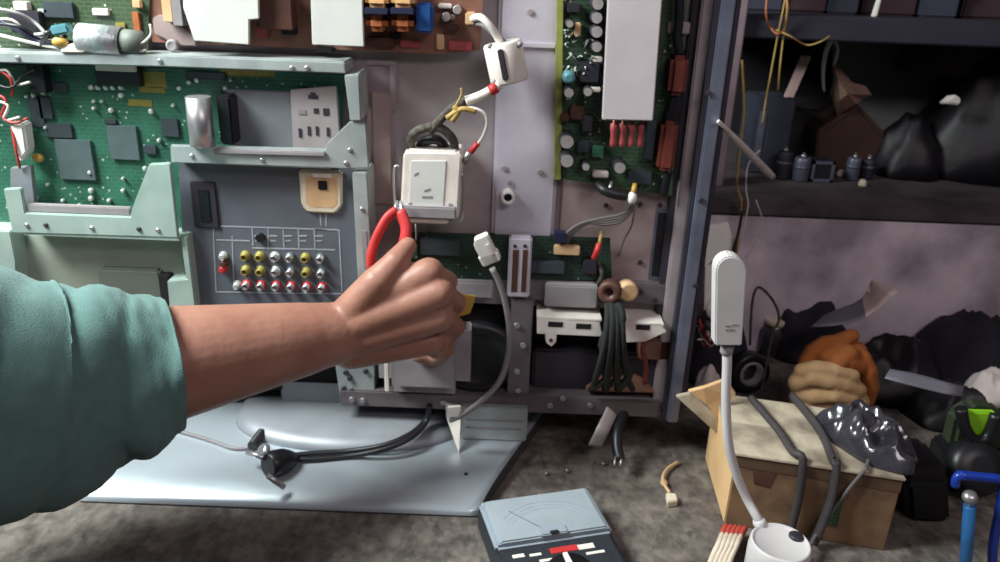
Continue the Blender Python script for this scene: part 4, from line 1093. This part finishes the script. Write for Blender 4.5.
t = thing('cable', B(760, 415, hB), 'thinner grey-black cable draped over the end of the cardboard box nearest the lamp neck', 'cable')
bm = nb(); tube(bm, [B(751, 398, zt), B(764, 413, zt), B(780, 432, zt), B(793, 452, zt), fp(0.40, hB + 0.004), fp(0.42, hB * 0.6) + n_ * 7, fp(0.41, 0.02) + n_ * 12, fp(0.405, 0.005) + n_ * 20], 0.0040, 10); obj('cord', bm, 'cable_dusty', t)
bm = nb(); cloth(bm, B(866, 442, hB) + Vector((0, 0, 0.0)), 0.036, 0.056, 0.018, 0.016, 36.0, nx=44, ny=44, seed=3.1, rot=0.45)
obj('plastic_bag', bm, 'clear_bag', None, 'crumpled clear plastic bag lying on the cardboard box', 'bag')

# ------------------------------------------------------------------ little things in front
t = thing('striped_cord', B(715, 562, 0), 'bundle of red and white striped cords beside the lamp base', 'cord')
mat('stripe_cream', (214, 200, 180), 0.8, 0, (186, 168, 150), 60)
mat('stripe_red', (184, 70, 56), 0.8, 0, (150, 50, 40), 60)
for k in range(5):
    x = 724 + k * 4.6
    bm = nb(); tube(bm, [B(x - 1.5, 534 + k * 0.5, 0.0145), B(x - 5, 543, 0.016), B(x - 11, 556, 0.010), B(x - 18, 575, 0.006)], 0.0028, 8); sd = obj('strand', bm, 'stripe_cream', t)
    bm = nb(); tube(bm, [B(x + 2.5, 526 + k * 0.6, 0.012), B(x, 530 + k * 0.5, 0.0135), B(x - 2, 536 + k * 0.5, 0.0145)], 0.0031, 8); obj('tip', bm, 'stripe_red', sd, label='red tip')
t = thing('connector_lead', B(668, 490, 0), 'tiny cream connector on a curl of thin wire lying on bare bench', 'connector')
bm = nb(); poly_ = [B(666, 492, 0.008), B(676, 493, 0.008), B(678, 500, 0.008), B(668, 502, 0.008)]
prism_pts(bm, poly_, Vector((0, 0, -0.008)), 0, 0.001); obj('plug', bm, 'cream_plastic', t)
bm = nb(); tube(bm, [B(670, 493, 0.005), B(664, 484, 0.006), B(663, 476, 0.006), B(668, 468, 0.005), B(678, 462, 0.004)], 0.0018, 6); obj('cord', bm, 'tan_part', t)
bm = nb(); ball(bm, B(664, 483, 0.004), 0.004, 1, 1.4, 0.8); obj('terminal', bm, 'tan_part', t)
for px, py in ((545, 474), (566, 471), (602, 464)):
    bm = nb(); lathe(bm, [(0.0022, 0), (0.0022, 0.0014), (0.0012, 0.002), (0.0012, 0.006)], B(px, py, 0.0022), (1, 0.3, 0.0), 10)
    lab = {545: 'loose steel screw nearest the corner of the silver stand', 566: 'loose steel screw between two others right of the silver stand', 602: 'loose steel screw closest to the dangling black plug lead'}[px]
    obj('screw', bm, 'steel', None, lab, 'screw', 'loose screws on the bench')
# ------------------------------------------------------------------ rack above the ledge, right-hand side
rk = thing('storage_rack', (0.55, 0.5, 0.222), 'dark timber rack standing on the wall ledge behind the television', 'rack')
bm = nb(); x0 = P(722, 60, 0.335).x; x1 = P(741, 60, 0.335).x
box(bm, x0, x1, 0.335, 0.365, 0.222, 0.90, 0, 0.002); obj('post', bm, 'post_wood', rk)
bm = nb(); box(bm, 1.05, 1.08, 0.335, 0.365, 0.222, 0.90, 0, 0.002); obj('post', bm, 'post_wood', rk)
zs = P(880, 33, 0.37).z
bm = nb(); box(bm, x0 - 0.02, 1.10, 0.366, 0.73, zs, zs + 0.018, 0, 0.002); obj('shelf', bm, 'rack_board', rk)
bm = nb(); box(bm, x0 - 0.02, 1.10, 0.352, 0.366, zs - 0.012, zs + 0.012, 0, 0.002); obj('shelf_edge', bm, 'rack_board', rk)
ZS = zs + 0.0185; ZL = 0.2225
mat('dark_maroon', (58, 40, 46), 0.7, 0, (36, 26, 32), 30)
mat('dark_slate', (54, 58, 72), 0.6, 0, (38, 42, 54), 30)
mat('dark_brown', (66, 44, 36), 0.8, 0, (42, 28, 26), 20)
mat('screen_green', (116, 122, 122), 0.4, 0, (84, 92, 94), 14)
mat('crumple', (150, 122, 106), 0.6, 0, (104, 80, 70), 40)
mat('pale_pink', (232, 210, 202), 0.5, 0, (204, 178, 170), 60)
mat('black_box', (26, 23, 28), 0.7, 0, (16, 14, 18), 20)
mat('maroon_cloth', (62, 46, 58), 0.9, 0, (40, 30, 40), 40)
# cartons and modules on the upper shelf: (pixel left, right, depth, height, colour, label)
for pxa, pxb, Y, h, m, lab, nm in (
        (742, 782, 0.46, 0.05, 'dark_slate', 'dull blue-grey carton on the rack shelf beside the timber post', 'carton'),
        (786, 826, 0.47, 0.06, 'dark_maroon', 'brown-black carton on the rack shelf above the leaning pale strip', 'carton'),
        (832, 858, 0.45, 0.04, 'dark_slate', 'narrow slate carton on the rack shelf above the crumpled brown paper', 'carton'),
        (862, 916, 0.47, 0.055, 'dark_maroon', 'wide dark maroon carton on the rack shelf with a white chip before it', 'carton'),
        (922, 958, 0.46, 0.045, 'dark_slate', 'slate carton on the rack shelf between two maroon cartons', 'carton'),
        (962, 1012, 0.48, 0.06, 'dark_maroon', 'dark maroon carton at the end of the rack shelf by the frame edge', 'carton')):
    xa, xb = P(pxa, 12, Y).x, P(pxb, 12, Y).x
    t = thing(nm, ((xa + xb) / 2, Y + 0.05, ZS), lab, 'carton')
    bm = nb(); box(bm, xa, xb, Y, Y + 0.10, ZS, ZS + h, 0, 0.003); obj('body', bm, m, t)
    bm = nb(); box(bm, xa - 0.002, xb + 0.002, Y - 0.002, Y + 0.102, ZS + h - 0.012, ZS + h, 0, 0.002); obj('lid', bm, m, t)
bm = nb(); c = P(877, 3, 0.42); prism_pts(bm, [Vector((c.x - 0.003, 0.42, ZS)), Vector((c.x + 0.004, 0.42, ZS)), Vector((c.x + 0.006, 0.42, ZS + 0.03)), Vector((c.x + 0.001, 0.42, ZS + 0.03))], Vector((0, 0.006, 0)), 0, 0.001)
obj('label_card', bm, 'white_plastic', None, 'small white card standing upright on the rack shelf', 'card')
# leaning dull panel, pale strip, box, crumpled paper
def lean(name, pix, Y0, Y1, th, m, lab, cat):
    """flat board leaning back: lower edge at Y0, upper edge at Y1"""
    ys = [p[1] for p in pix]; y0, y1 = max(ys), min(ys)
    pts = [P(x, y, Y0 + (Y1 - Y0) * (y0 - y) / (y0 - y1)) for x, y in pix]
    n = (pts[1] - pts[0]).cross(pts[2] - pts[0]).normalized()
    if n.y < 0: n = -n
    bm = nb(); prism_pts(bm, pts, n * th, 0, 0.0006)
    return obj(name, bm, m, None, lab, cat)
lean('display_glass', [(834, 160), (834, 27), (930, 30), (946, 166)], 0.56, 0.62, 0.006, 'screen_green', 'dull grey-green glass panel leaning at the back of the ledge', 'panel')
t = thing('carton', P(805, 150, 0.52), 'black carton on the ledge left of the tilted brown one', 'carton')
xa, xb = P(783, 120, 0.52).x, P(832, 120, 0.52).x; zt2 = P(808, 98, 0.52).z
bm = nb(); box(bm, xa, xb, 0.52, 0.60, ZL, zt2, 0, 0.003); obj('body', bm, 'black_box', t)
bm = nb(); box(bm, xa - 0.002, xb + 0.002, 0.518, 0.602, zt2 - 0.02, zt2 + 0.001, 0, 0.002); obj('lid', bm, 'black_box', t)
t = thing('carton', P(850, 160, 0.46), 'tilted dark brown carton on the ledge under the crumpled brown paper', 'carton')
pts = [P(818, 155, 0.46), P(818, 130, 0.46), P(858, 104, 0.46), P(884, 132, 0.46), P(886, 157, 0.46)]
for p_ in (pts[0], pts[-1]): p_.z = ZL
bm = nb(); prism_pts(bm, pts, Vector((0, 0.07, 0)), 0, 0.002); obj('body', bm, 'dark_brown', t)
bm = nb(); prism_pts(bm, [pts[1] + Vector((0, -0.002, 0)), pts[2] + Vector((0, -0.002, 0)), pts[3] + Vector((0, -0.002, 0)), pts[3] + Vector((0, -0.002, -0.008)), pts[2] + Vector((0, -0.002, -0.008)), pts[1] + Vector((0, -0.002, -0.008))], Vector((0, 0.074, 0)), 0, 0.001); obj('flap', bm, 'dark_brown', t)
bm = nb()
random.seed(5)
out = [(832, 60), (840, 68), (852, 82), (866, 86), (872, 95), (862, 100), (856, 104), (846, 110), (838, 116), (834, 104), (830, 92), (834, 78)]
ce = [(838, 80), (848, 94), (840, 100)]
vo = [bm.verts.new(P(x, y, 0.455 + random.uniform(-0.012, 0.012))) for x, y in out]
vc = [bm.verts.new(P(x, y, 0.43 + random.uniform(-0.01, 0.01))) for x, y in ce]
vb = bm.verts.new(P(847, 92, 0.475))
near = [0, 0, 0, 1, 1, 1, 1, 2, 2, 2, 2, 0]
for k in range(12):
    a, b = near[k], near[(k + 1) % 12]
    bm.faces.new((vo[k], vo[(k + 1) % 12], vc[a]))
    if a != b: bm.faces.new((vo[(k + 1) % 12], vc[b], vc[a]))
    bm.faces.new((vo[(k + 1) % 12], vo[k], vb))
bm.faces.new((vc[0], vc[1], vc[2]))
obj('paper_wad', bm, 'crumple', None, 'crumpled brown paper stuffed above the tilted brown carton', 'paper')
bm = nb(); tube(bm, [P(832, 20, 0.42), P(831, 38, 0.42), P(826, 52, 0.42), P(823, 72, 0.43), P(824, 92, 0.44)], 0.0036, 8, rr=[0.5, 1.3, 1.0, 0.8, 0.5]); tube(bm, [P(831, 36, 0.42), P(838, 48, 0.43), P(834, 66, 0.44)], 0.0025, 6)
obj('silver_strap', bm, 'foil', None, 'twisted silver strap hanging from the rack shelf beside the crumpled paper', 'strap')
t = thing('pale_strip', P(786, 97, 0.44), 'pair of pale pink strips leaning together under the rack shelf', 'strip')
for o in (0, 5):
    bm = nb(); prism_pts(bm, [P(784 + o, 97, 0.43), P(802 + o, 55, 0.46), P(806.5 + o, 57, 0.46), P(788.5 + o, 98, 0.43)], Vector((0, 0.004, 0)), 0, 0.0008); obj('strip', bm, 'pale_pink', t)
# prop under the pale strips: a box they rest on
t = thing('carton', P(768, 140, 0.46), 'small dark carton on the ledge under the pair of pale strips', 'carton')
xa, xb = P(752, 120, 0.44).x, P(782, 120, 0.44).x
zt3 = P(786, 98, 0.43).z
bm = nb(); box(bm, xa, xb + 0.012, 0.425, 0.50, ZL, zt3 - 0.001, 0, 0.003); obj('body', bm, 'dark_slate', t)
bm = nb(); box(bm, xa + 0.006, xa + 0.016, 0.4235, 0.426, ZL + 0.02, zt3 - 0.02, 0, 0.0006); obj('label', bm, 'rail_metal', t)
# row of small motors / jars on the ledge
def motor(px, py0, Y, r, m, lab, tall):
    x = P(px, py0, Y).x
    t = thing('small_motor', (x, Y, ZL), lab, 'motor', 'small dark motors along the ledge')
    bm = nb(); lathe(bm, [(r * 0.92, 0), (r, 0.002), (r, tall - 0.003), (r * 0.9, tall)], (x, Y, ZL), (0, 0, 1), 22); obj('can', bm, m, t)
    bm = nb(); lathe(bm, [(r * 0.35, 0), (r * 0.35, 0.004), (0.002, 0.004), (0.002, 0.007)], (x, Y, ZL + tall), (0, 0, 1), 12); obj('shaft', bm, 'steel', t)
    bm = nb(); lathe(bm, [(r * 1.02, 0), (r * 1.02, 0.004)], (x, Y, ZL + tall * 0.55), (0, 0, 1), 22); obj('band', bm, 'rail_metal', t)
motor(781, 180, 0.40, 0.011, 'rail_dark', 'small dark motor nearest the television in the ledge row', 0.042)
motor(799, 182, 0.39, 0.012, 'rail_metal', 'small steel-grey motor left of the dark square module on the ledge', 0.036)
motor(851, 178, 0.41, 0.010, 'rail_metal', 'small grey motor right of the dark square module on the ledge', 0.034)
motor(866, 176, 0.42, 0.010, 'rail_dark', 'small dark motor farthest along the ledge row toward the black bags', 0.030)
xa, xb = P(810, 170, 0.39).x, P(833, 170, 0.39).x
t = thing('module', ((xa + xb) / 2, 0.40, ZL), 'dark square module with a metal front frame in the ledge row of motors', 'module')
bm = nb(); box(bm, xa, xb, 0.385, 0.42, ZL, ZL + 0.032, 0, 0.002); obj('body', bm, 'black_box', t)
for a in ((xa, xb, ZL + 0.027, ZL + 0.032), (xa, xb, ZL, ZL + 0.005), (xa, xa + 0.005, ZL, ZL + 0.032), (xb - 0.005, xb, ZL, ZL + 0.032)):
    bm = nb(); box(bm, a[0], a[1], 0.383, 0.3855, a[2], a[3], 0, 0.0006); obj('frame_bar', bm, 'rail_metal', t)
for px, py, lab in ((840, 176, 'small white knob lying on the ledge beside the dark square module'), (862, 186, 'small white knob lying at the front of the ledge under the tilted carton')):
    c = B(px, py, ZL)
    bm = nb(); lathe(bm, [(0.006, 0), (0.0065, 0.002), (0.005, 0.008), (0.003, 0.010)], c, (0, 0, 1), 16); obj('knob', bm, 'cream_plastic', None, lab, 'knob')
# heaps at the dark end of the ledge
bm = nb(); cloth(bm, (P(975, 150, 0.52).x, 0.50, ZL), 0.12, 0.10, 0.16, 0.03, 16, seed=7.7); obj('black_sack', bm, 'black_bag', None, 'big black plastic sack slumped at the dark end of the ledge', 'sack')
bm = nb(); cloth(bm, (P(902, 165, 0.47).x, 0.47, ZL), 0.055, 0.06, 0.075, 0.02, 26, seed=5.2); obj('black_sack', bm, 'black_bag', None, 'low black plastic sack on the ledge beside the tilted brown carton', 'sack')
c = P(955, 101, 0.40)
bm = nb(); prism_pts(bm, [P(945, 103, 0.40), P(955, 94, 0.40), P(962, 99, 0.40), P(960, 105, 0.40)], Vector((0, 0.02, -0.004)), 0, 0.002)
bm2 = bm; obj('sack_glint', bm2, 'off_white', None, 'small white patch painted in as a glint on the big black sack', 'glint')  # white patch stands for a highlight on the sack
bm = nb(); cloth(bm, (P(985, 60, 0.46).x, 0.55, ZL + 0.15), 0.085, 0.07, 0.075, 0.02, 22, seed=9.4); obj('maroon_cloth', bm, 'maroon_cloth', None, 'dusky purple cloth heaped over the big black sack', 'cloth')
# white tapering strip leaning from the rail, yellow wires hanging from the shelf
t = thing('probe_strip', P(772, 178, 0.26), 'long tapering white strip leaning from the ledge against the television rail', 'strip')
a, b = P(718, 121, -0.045), P(773, 178, 0.256)
bm = nb(); tube(bm, [a, a.lerp(b, 0.4), a.lerp(b, 0.8), b], 0.0052, 10, smooth=3, rr=[0.35, 0.85, 1.0, 1.0], flat=0.55); obj('blade', bm, 'off_white', t)
bm = nb(); ball(bm, b + Vector((-0.003, -0.005, 0.002)), 0.003); obj('rivet', bm, 'steel', t)
t = thing('yellow_wire', P(780, 20, 0.34), 'tangle of thin yellow wires hanging from the rack shelf edge', 'wire')
for pts, m, r in (([(787, -10), (781, 20), (776, 45), (770, 78), (766, 100), (762, 124)], 'wire_yellow', 0.0013), ([(785, -10), (787, 10), (783, 40), (780, 66), (778, 92)], 'wire_yellow', 0.0013), ([(768, -12), (766, 14), (771, 28), (778, 34), (785, 28), (788, 8), (784, -12)], 'copper', 0.0014), ([(776, 30), (790, 36), (806, 45), (820, 42), (830, 36)], 'wire_yellow', 0.0013)):
    bm = nb(); tube(bm, [P(x, y, 0.345 - 0.012 * (i % 2)) for i, (x, y) in enumerate(pts)], r, 6); obj('strand', bm, m, t)
t = thing('hanging_wire', P(738, 200, 0.23), 'thin yellow and white wires hanging in front of the wall behind the white lamp head', 'wire')
for pts, m, r in (([(742, 60), (744, 110), (740, 150), (737, 185), (742, 205), (738, 240), (735, 262)], 'wire_yellow', 0.0016), ([(760, 150), (748, 165), (746, 190), (748, 205), (742, 235), (736, 262)], 'wire_white', 0.0011), ([(744, 200), (740, 225), (734, 250), (728, 275)], 'dark_brown', 0.0022), ([(756, 200), (762, 220), (758, 240), (746, 258)], 'wire_white', 0.0008), ([(697, 275), (712, 262), (730, 250)], 'wire_black', 0.0010)):
    bm = nb(); tube(bm, [P(x, y, 0.225) for x, y in pts], r, 6); obj('strand', bm, m, t)

# ------------------------------------------------------------------ heap on the bench behind the box
mat('orange_rag', (150, 88, 42), 0.9, 0, (150, 78, 28), 40, 0.8, 0.3, 160)
mat('tan_rag', (186, 152, 112), 0.9, 0, (160, 124, 84), 40, 0.8, 0.3, 160)
mat('lime', (140, 200, 40), 0.45, 0, (120, 180, 30), 40)
mat('olive_green', (44, 52, 36), 0.6, 0, (30, 36, 26), 40)
mat('blue_paint', (24, 58, 160), 0.35, 0, (18, 44, 128), 60, coat=0.3)
mat('blue_light', (44, 104, 160), 0.35, 0, (32, 82, 136), 60, coat=0.3)
mat('sheet_grey', (130, 128, 138), 0.5, 0, (104, 102, 112), 12)
mat('dark_cloth', (40, 36, 48), 0.9, 0, (24, 22, 30), 20, 0.8, 0.3, 80)
mat('tissue', (206, 194, 190), 0.8, 0, (176, 164, 162), 40)
def heap(name, px, py, sx, sy, h, m, lab, cat, amp=0.014, fr=26, seed=1.0, rot=0.0, z=0.0, **k):
    bm = nb(); c = B(px, py, z); cloth(bm, c, sx, sy, h, amp, fr, seed=seed, rot=rot, **k)
    return obj(name, bm, m, None, lab, cat)
heap('black_sack', 890, 388, 0.070, 0.060, 0.060, 'black_bag', 'black plastic sack behind the clear bag, right of the orange rag', 'sack', 0.018, 26, 2.2)
heap('dark_cloth', 968, 372, 0.090, 0.075, 0.070, 'dark_cloth', 'dark cloth heaped against the wall at the far end of the bench', 'cloth', 0.02, 20, 4.1)
heap('black_sack', 955, 418, 0.065, 0.045, 0.040, 'black_bag', 'low black sack in front of the dark cloth heap, behind the lime tool', 'sack', 0.014, 30, 6.4)
heap('dark_cloth', 802, 350, 0.062, 0.050, 0.078, 'dark_cloth', 'dark cloth bundle on the bench between tape roll and orange rag', 'cloth', 0.016, 26, 8.3)
# tan and orange rags rolled together
def rolls(name, m, lab, segs, Y, voxel=0.0022):
    bm = nb()
    for pts, r in segs:
        q = [P(x, y, Y + dy) for x, y, dy in pts]
        for a, b in zip(q, q[1:]): capsule(bm, a, b, r, r * 0.94)
    return obj(name, grow(bm, voxel, 1, 0.3), m, None, lab, 'rag')
rolls('tan_rag', 'tan_rag', 'rolled tan rag with stacked folds behind the cardboard box, under the orange rag', (
    ([(806, 404, 0), (830, 408, 0), (856, 404, 0)], 0.014), ([(800, 393, 0), (812, 396, -0.006), (832, 395, -0.008), (850, 398, -0.004)], 0.0105),
    ([(797, 382, 0), (810, 378, -0.004), (826, 381, -0.006), (842, 384, -0.004), (858, 390, 0)], 0.0105),
    ([(802, 371, 0), (816, 368, 0), (834, 370, -0.002), (852, 376, 0)], 0.0095), ([(797, 384, 0), (802, 374, 0.002)], 0.010),
    ([(806, 398, 0.02), (852, 398, 0.02)], 0.022), ([(808, 384, 0.022), (848, 386, 0.022)], 0.020)), 0.02)
rolls('orange_rag', 'orange_rag', 'bunched orange rag lying on top of the rolled tan one, below the bent sheet', (
    ([(806, 362, 0), (812, 352, 0.004), (824, 344, 0.006), (838, 342, 0.01)], 0.010), ([(838, 341, 0.012), (852, 336, 0.014)], 0.009),
    ([(838, 362, -0.012), (848, 354, -0.006)], 0.0125), ([(848, 362, -0.010), (858, 366, -0.006)], 0.011), ([(826, 356, 0), (836, 352, 0)], 0.010),
    ([(862, 358, 0), (868, 370, -0.004), (870, 386, -0.004), (866, 400, 0)], 0.0105), ([(812, 364, 0.004), (850, 368, 0.01)], 0.009), ([(826, 350, 0.012), (856, 352, 0.014)], 0.014)), 0.038)
# bent sheet sticking up from the heap
def curl(name, pix_lo, pix_hi, Ylo, Yhi, m, lab, cat, th=0.0012, mats=None, split=None):
    bm = nb(); n = len(pix_lo)
    lo = [P(x, y, Ylo) for x, y in pix_lo]; hi = [P(x, y, Yhi) for x, y in pix_hi]
    A = [[bm.verts.new(a.lerp(b, t / 4)) for t in range(5)] for a, b in zip(lo, hi)]
    Bk = [[bm.verts.new(v.co + Vector((0, th, -th))) for v in r] for r in A]
    def q(a, b, c, d, mi):
        f = bm.faces.new((a, b, c, d)); f.smooth = True; f.material_index = mi
    for i in range(n - 1):
        mi = 1 if split is not None and i >= split else 0
        for t in range(4):
            q(A[i][t], A[i + 1][t], A[i + 1][t + 1], A[i][t + 1], mi); q(Bk[i][t], Bk[i][t + 1], Bk[i + 1][t + 1], Bk[i + 1][t], mi)
        q(A[i][0], Bk[i][0], Bk[i + 1][0], A[i + 1][0], mi); q(A[i][4], A[i + 1][4], Bk[i + 1][4], Bk[i][4], mi)
    for i in (0, n - 1):
        for t in range(4): q(A[i][t], A[i][t + 1], Bk[i][t + 1], Bk[i][t], 1 if split is not None and i else 0)
    return obj(name, bm, mats or [m], None, lab, cat)
curl('bent_sheet', [(811, 327), (830, 326), (848, 324), (866, 317), (880, 308), (891, 297), (899, 291)], [(824, 315), (840, 308), (852, 304), (862, 298), (868, 290), (870, 283), (872, 280)], 0.10, 0.145, 'sheet_grey', 'bent pale sheet with a pinkish raised end sticking up before the wall', 'sheet', mats=['sheet_grey', 'pale_pink'], split=3)
curl('grey_strip', [(885, 378), (905, 384), (925, 389), (946, 394), (962, 396)], [(890, 369), (908, 372), (926, 376), (946, 382), (964, 386)], 0.02, 0.04, 'sheet_grey', 'flat pale grey strip lying across the black sacks', 'strip')
heap('pale_cloth', 992, 396, 0.034, 0.030, 0.030, 'tissue', 'pale grey crumpled cloth on the dark heap above the lime tool', 'cloth', 0.010, 50, 3.3, z=0.036)
# lime and black power tool
t = thing('power_tool', B(975, 470, 0), 'lime green and black power tool lying behind the blue clamp', 'tool')
bm = nb(); prism_pts(bm, [P(950, 452, -0.06), P(958, 418, -0.06), P(975, 408, -0.06), P(1000, 410, -0.06), P(1018, 430, -0.06), P(1018, 470, -0.06), P(955, 470, -0.06)], Vector((0, 0.025, 0)), 0, 0.005); obj('housing', bm, 'olive_green', t)
bm = nb(); prism_pts(bm, [P(964, 412, -0.0645), P(997, 413, -0.0645), P(988, 434, -0.0645), P(975, 436, -0.0645), P(967, 426, -0.0645)], Vector((0, 0.008, 0)), 0, 0.0015); obj('cover', bm, 'lime', t, label='bright lime green cover')
bm = nb(); tube(bm, [P(961, 408, -0.066), P(965, 428, -0.068), P(975, 440, -0.069), P(988, 436, -0.068), P(996, 414, -0.066)], 0.0062, 10); obj('grip_band', bm, 'black_plastic', t)
bm = nb(); c = P(976, 474, -0.085); lathe(bm, [(0.012, 0), (0.026, 0.002), (0.030, 0.008), (0.030, 0.022), (0.024, 0.030), (0.012, 0.032)], c + Vector((0, 0.02, -0.004)), (0, -0.85, 0.5), 30); obj('guard', bm, 'black_plastic', t)
bm = nb(); x0, x1, z0, z1 = rect(944, 455, 1015, 500, -0.075); box(bm, x0, x1, -0.075, -0.03, 0.0, z1, 0, 0.006); obj('body', bm, 'black_plastic', t)
# blue clamp
t = thing('bench_clamp', B(970, 560, 0), 'blue painted clamp with a steel screw in front of the lime tool', 'clamp')
YC = -0.195
bm = nb(); tube(bm, [P(955, 486, YC), P(956, 479, YC), P(960, 475, YC), P(966, 475.5, YC)], 0.0040, 8, smooth=3); obj('hook', bm, 'blue_paint', t)
bm = nb(); tube(bm, [P(958, 475, YC), P(980, 477, YC), P(1002, 480, YC), P(1003, 490, YC), P(999, 515, YC), P(993, 545, YC), Vector((P(991, 570, YC).x, YC, 0.0045))], 0.0044, 8, smooth=3); obj('frame', bm, 'blue_paint', t)
a, b = P(970, 505, YC - 0.004), P(967, 565, YC - 0.004)
b.z = 0.001
bm = nb(); cyl(bm, a, b, 0.0054, 16); obj('screw_sleeve', bm, 'blue_light', t)
bm = nb(); cyl(bm, a + Vector((0, 0, 0.006)), a, 0.0034, 12); obj('screw', bm, 'steel', t)
bm = nb(); lathe(bm, [(0.003, -0.006), (0.0062, -0.003), (0.007, 0.001), (0.005, 0.004), (0.002, 0.005)], P(970, 497, YC - 0.006), (0, -0.5, 1), 18); obj('knob', bm, 'steel', t)
# black pouch beside the box, small yellow tip
t = thing('black_pouch', B(930, 520, 0), 'black pouch standing between the cardboard box and the blue clamp', 'pouch')
bm = nb()
pts = [P(905, 474, -0.13), P(915, 462, -0.13), P(945, 464, -0.13), P(950, 478, -0.13), P(948, 540, -0.13), P(905, 540, -0.13)]
for p_ in pts[-2:]: p_.z = 0.0
prism_pts(bm, pts, Vector((0, 0.05, 0)), 0, 0.006); obj('body', bm, 'black_bag', t)
bm = nb(); pbox(bm, 908, 480, 946, 489, -0.133, -0.125, 0, 0.002); obj('strap', bm, 'black_plastic', t)
# ---- between television and lamp: painted lit patch of wall, tape roll, cup, coil, scrap of cardboard
t = lean('lit_wall_patch', [(704, 330), (706, 226), (728, 222), (738, 250), (742, 330)], 0.20, 0.240, 0.003, 'white_plastic', 'white panel put in as the lit patch of wall right behind the television rail', 'sheet')  # panel added to paint the bright lit wall behind the rail
t = thing('tape_roll', B(750, 395, 0), 'dark roll of tape standing on edge behind the lamp neck', 'tape roll')
c = B(746, 372, 0.0275)
bm = nb(); lathe(bm, [(0.017, 0), (0.026, 0), (0.027, 0.002), (0.027, 0.018), (0.026, 0.020), (0.017, 0.020), (0.0165, 0.010)], c + Vector((0, 0.01, 0)), (0.25, -1, 0.1), 32); obj('roll', bm, 'black_plastic', t)
bm = nb(); lathe(bm, [(0.0130, -0.001), (0.0168, -0.001), (0.0168, 0.021), (0.0130, 0.021), (0.0128, 0.01)], c + Vector((0, 0.01, 0)), (0.25, -1, 0.1), 32); obj('core', bm, 'grey_plastic', t)
t = thing('glass_jar', B(770, 350, 0), 'small grey glass jar behind the dark roll of tape', 'jar')
cj = B(770, 352, 0); cj.z = 0
bm = nb(); lathe(bm, [(0.018, 0), (0.021, 0.003), (0.021, 0.036), (0.015, 0.042), (0.015, 0.048)], cj, (0, 0, 1), 26); obj('glass', bm, 'clear_bag', t)
bm = nb(); lathe(bm, [(0.0165, 0), (0.0165, 0.008), (0.015, 0.009)], cj + Vector((0, 0, 0.046)), (0, 0, 1), 26); obj('lid', bm, 'cream_plastic', t)
t = thing('wire_loop', B(770, 330, 0), 'loop of stiff pale wire standing up behind the lamp head', 'wire')
bm = nb(); tube(bm, [P(750, 345, 0.06), P(752, 305, 0.06), P(757, 288, 0.06), P(766, 292, 0.06), P(776, 306, 0.06), P(779, 320, 0.06), P(774, 330, 0.06), P(770, 345, 0.06), Vector((P(768, 352, 0.06).x, 0.06, 0.001))], 0.0016, 8); obj('wire', bm, 'braid', t)
t = thing('plastic_disc', P(714, 312, 0.135), 'pale round plastic disc leaning beside the lamp head', 'disc')
c = P(714, 309, 0.135); bm = nb(); lathe(bm, [(0.004, 0.001), (0.012, 0), (0.0135, 0.002), (0.0125, 0.005), (0.005, 0.006)], c, (0.3, -1, 0.3), 26); obj('disc', bm, 'off_white', t)
bm = nb(); lathe(bm, [(0.005, 0), (0.005, 0.002)], c + Vector((0.0015, -0.006, 0.0017)), (0.3, -1, 0.3), 16); obj('hub', bm, 'grey_plastic', t)
heap('dark_cloth', 712, 372, 0.050, 0.055, 0.085, 'dark_cloth', 'dark rag pushed in beside the lower corner of the television', 'rag', 0.012, 36, 5.9)
t = thing('wire_tangle', P(706, 330, 0.08), 'small tangle of red and black wires on the dark rag beside the television', 'wire')
for k in range(7):
    random.seed(40 + k)
    pts = [P(random.uniform(697, 722), random.uniform(320, 348), 0.080 + random.uniform(-0.012, 0.012)) for _ in range(5)]
    bm = nb(); tube(bm, pts, 0.0012, 6); obj('strand', bm, ('wire_red', 'wire_black', 'wire_grey', 'wire_white')[k % 4], t)
t = thing('cardboard_scrap', B(715, 425, 0), 'folded scrap of yellowish cardboard between television and cardboard box', 'cardboard')
bm = nb(); prism_pts(bm, [P(688, 392, -0.055), P(704, 388, -0.055), P(726, 380, -0.05), P(736, 395, -0.05), P(720, 420, -0.055), P(706, 405, -0.055)], Vector((0, 0.003, 0.002)), 0, 0.0006); obj('panel', bm, 'cardboard_side', t)
bm = nb(); prism_pts(bm, [P(676, 397, -0.062), P(690, 394, -0.058), P(722, 422, -0.058), P(716, 433, -0.062)], Vector((0, 0.003, 0.002)), 0, 0.0006); obj('folded_edge', bm, 'box_top', t)
heap('tissue_wad', 705, 404, 0.020, 0.020, 0.050, 'tissue', 'white wad of tissue above the yellowish cardboard scrap', 'tissue', 0.008, 70, 2.7)
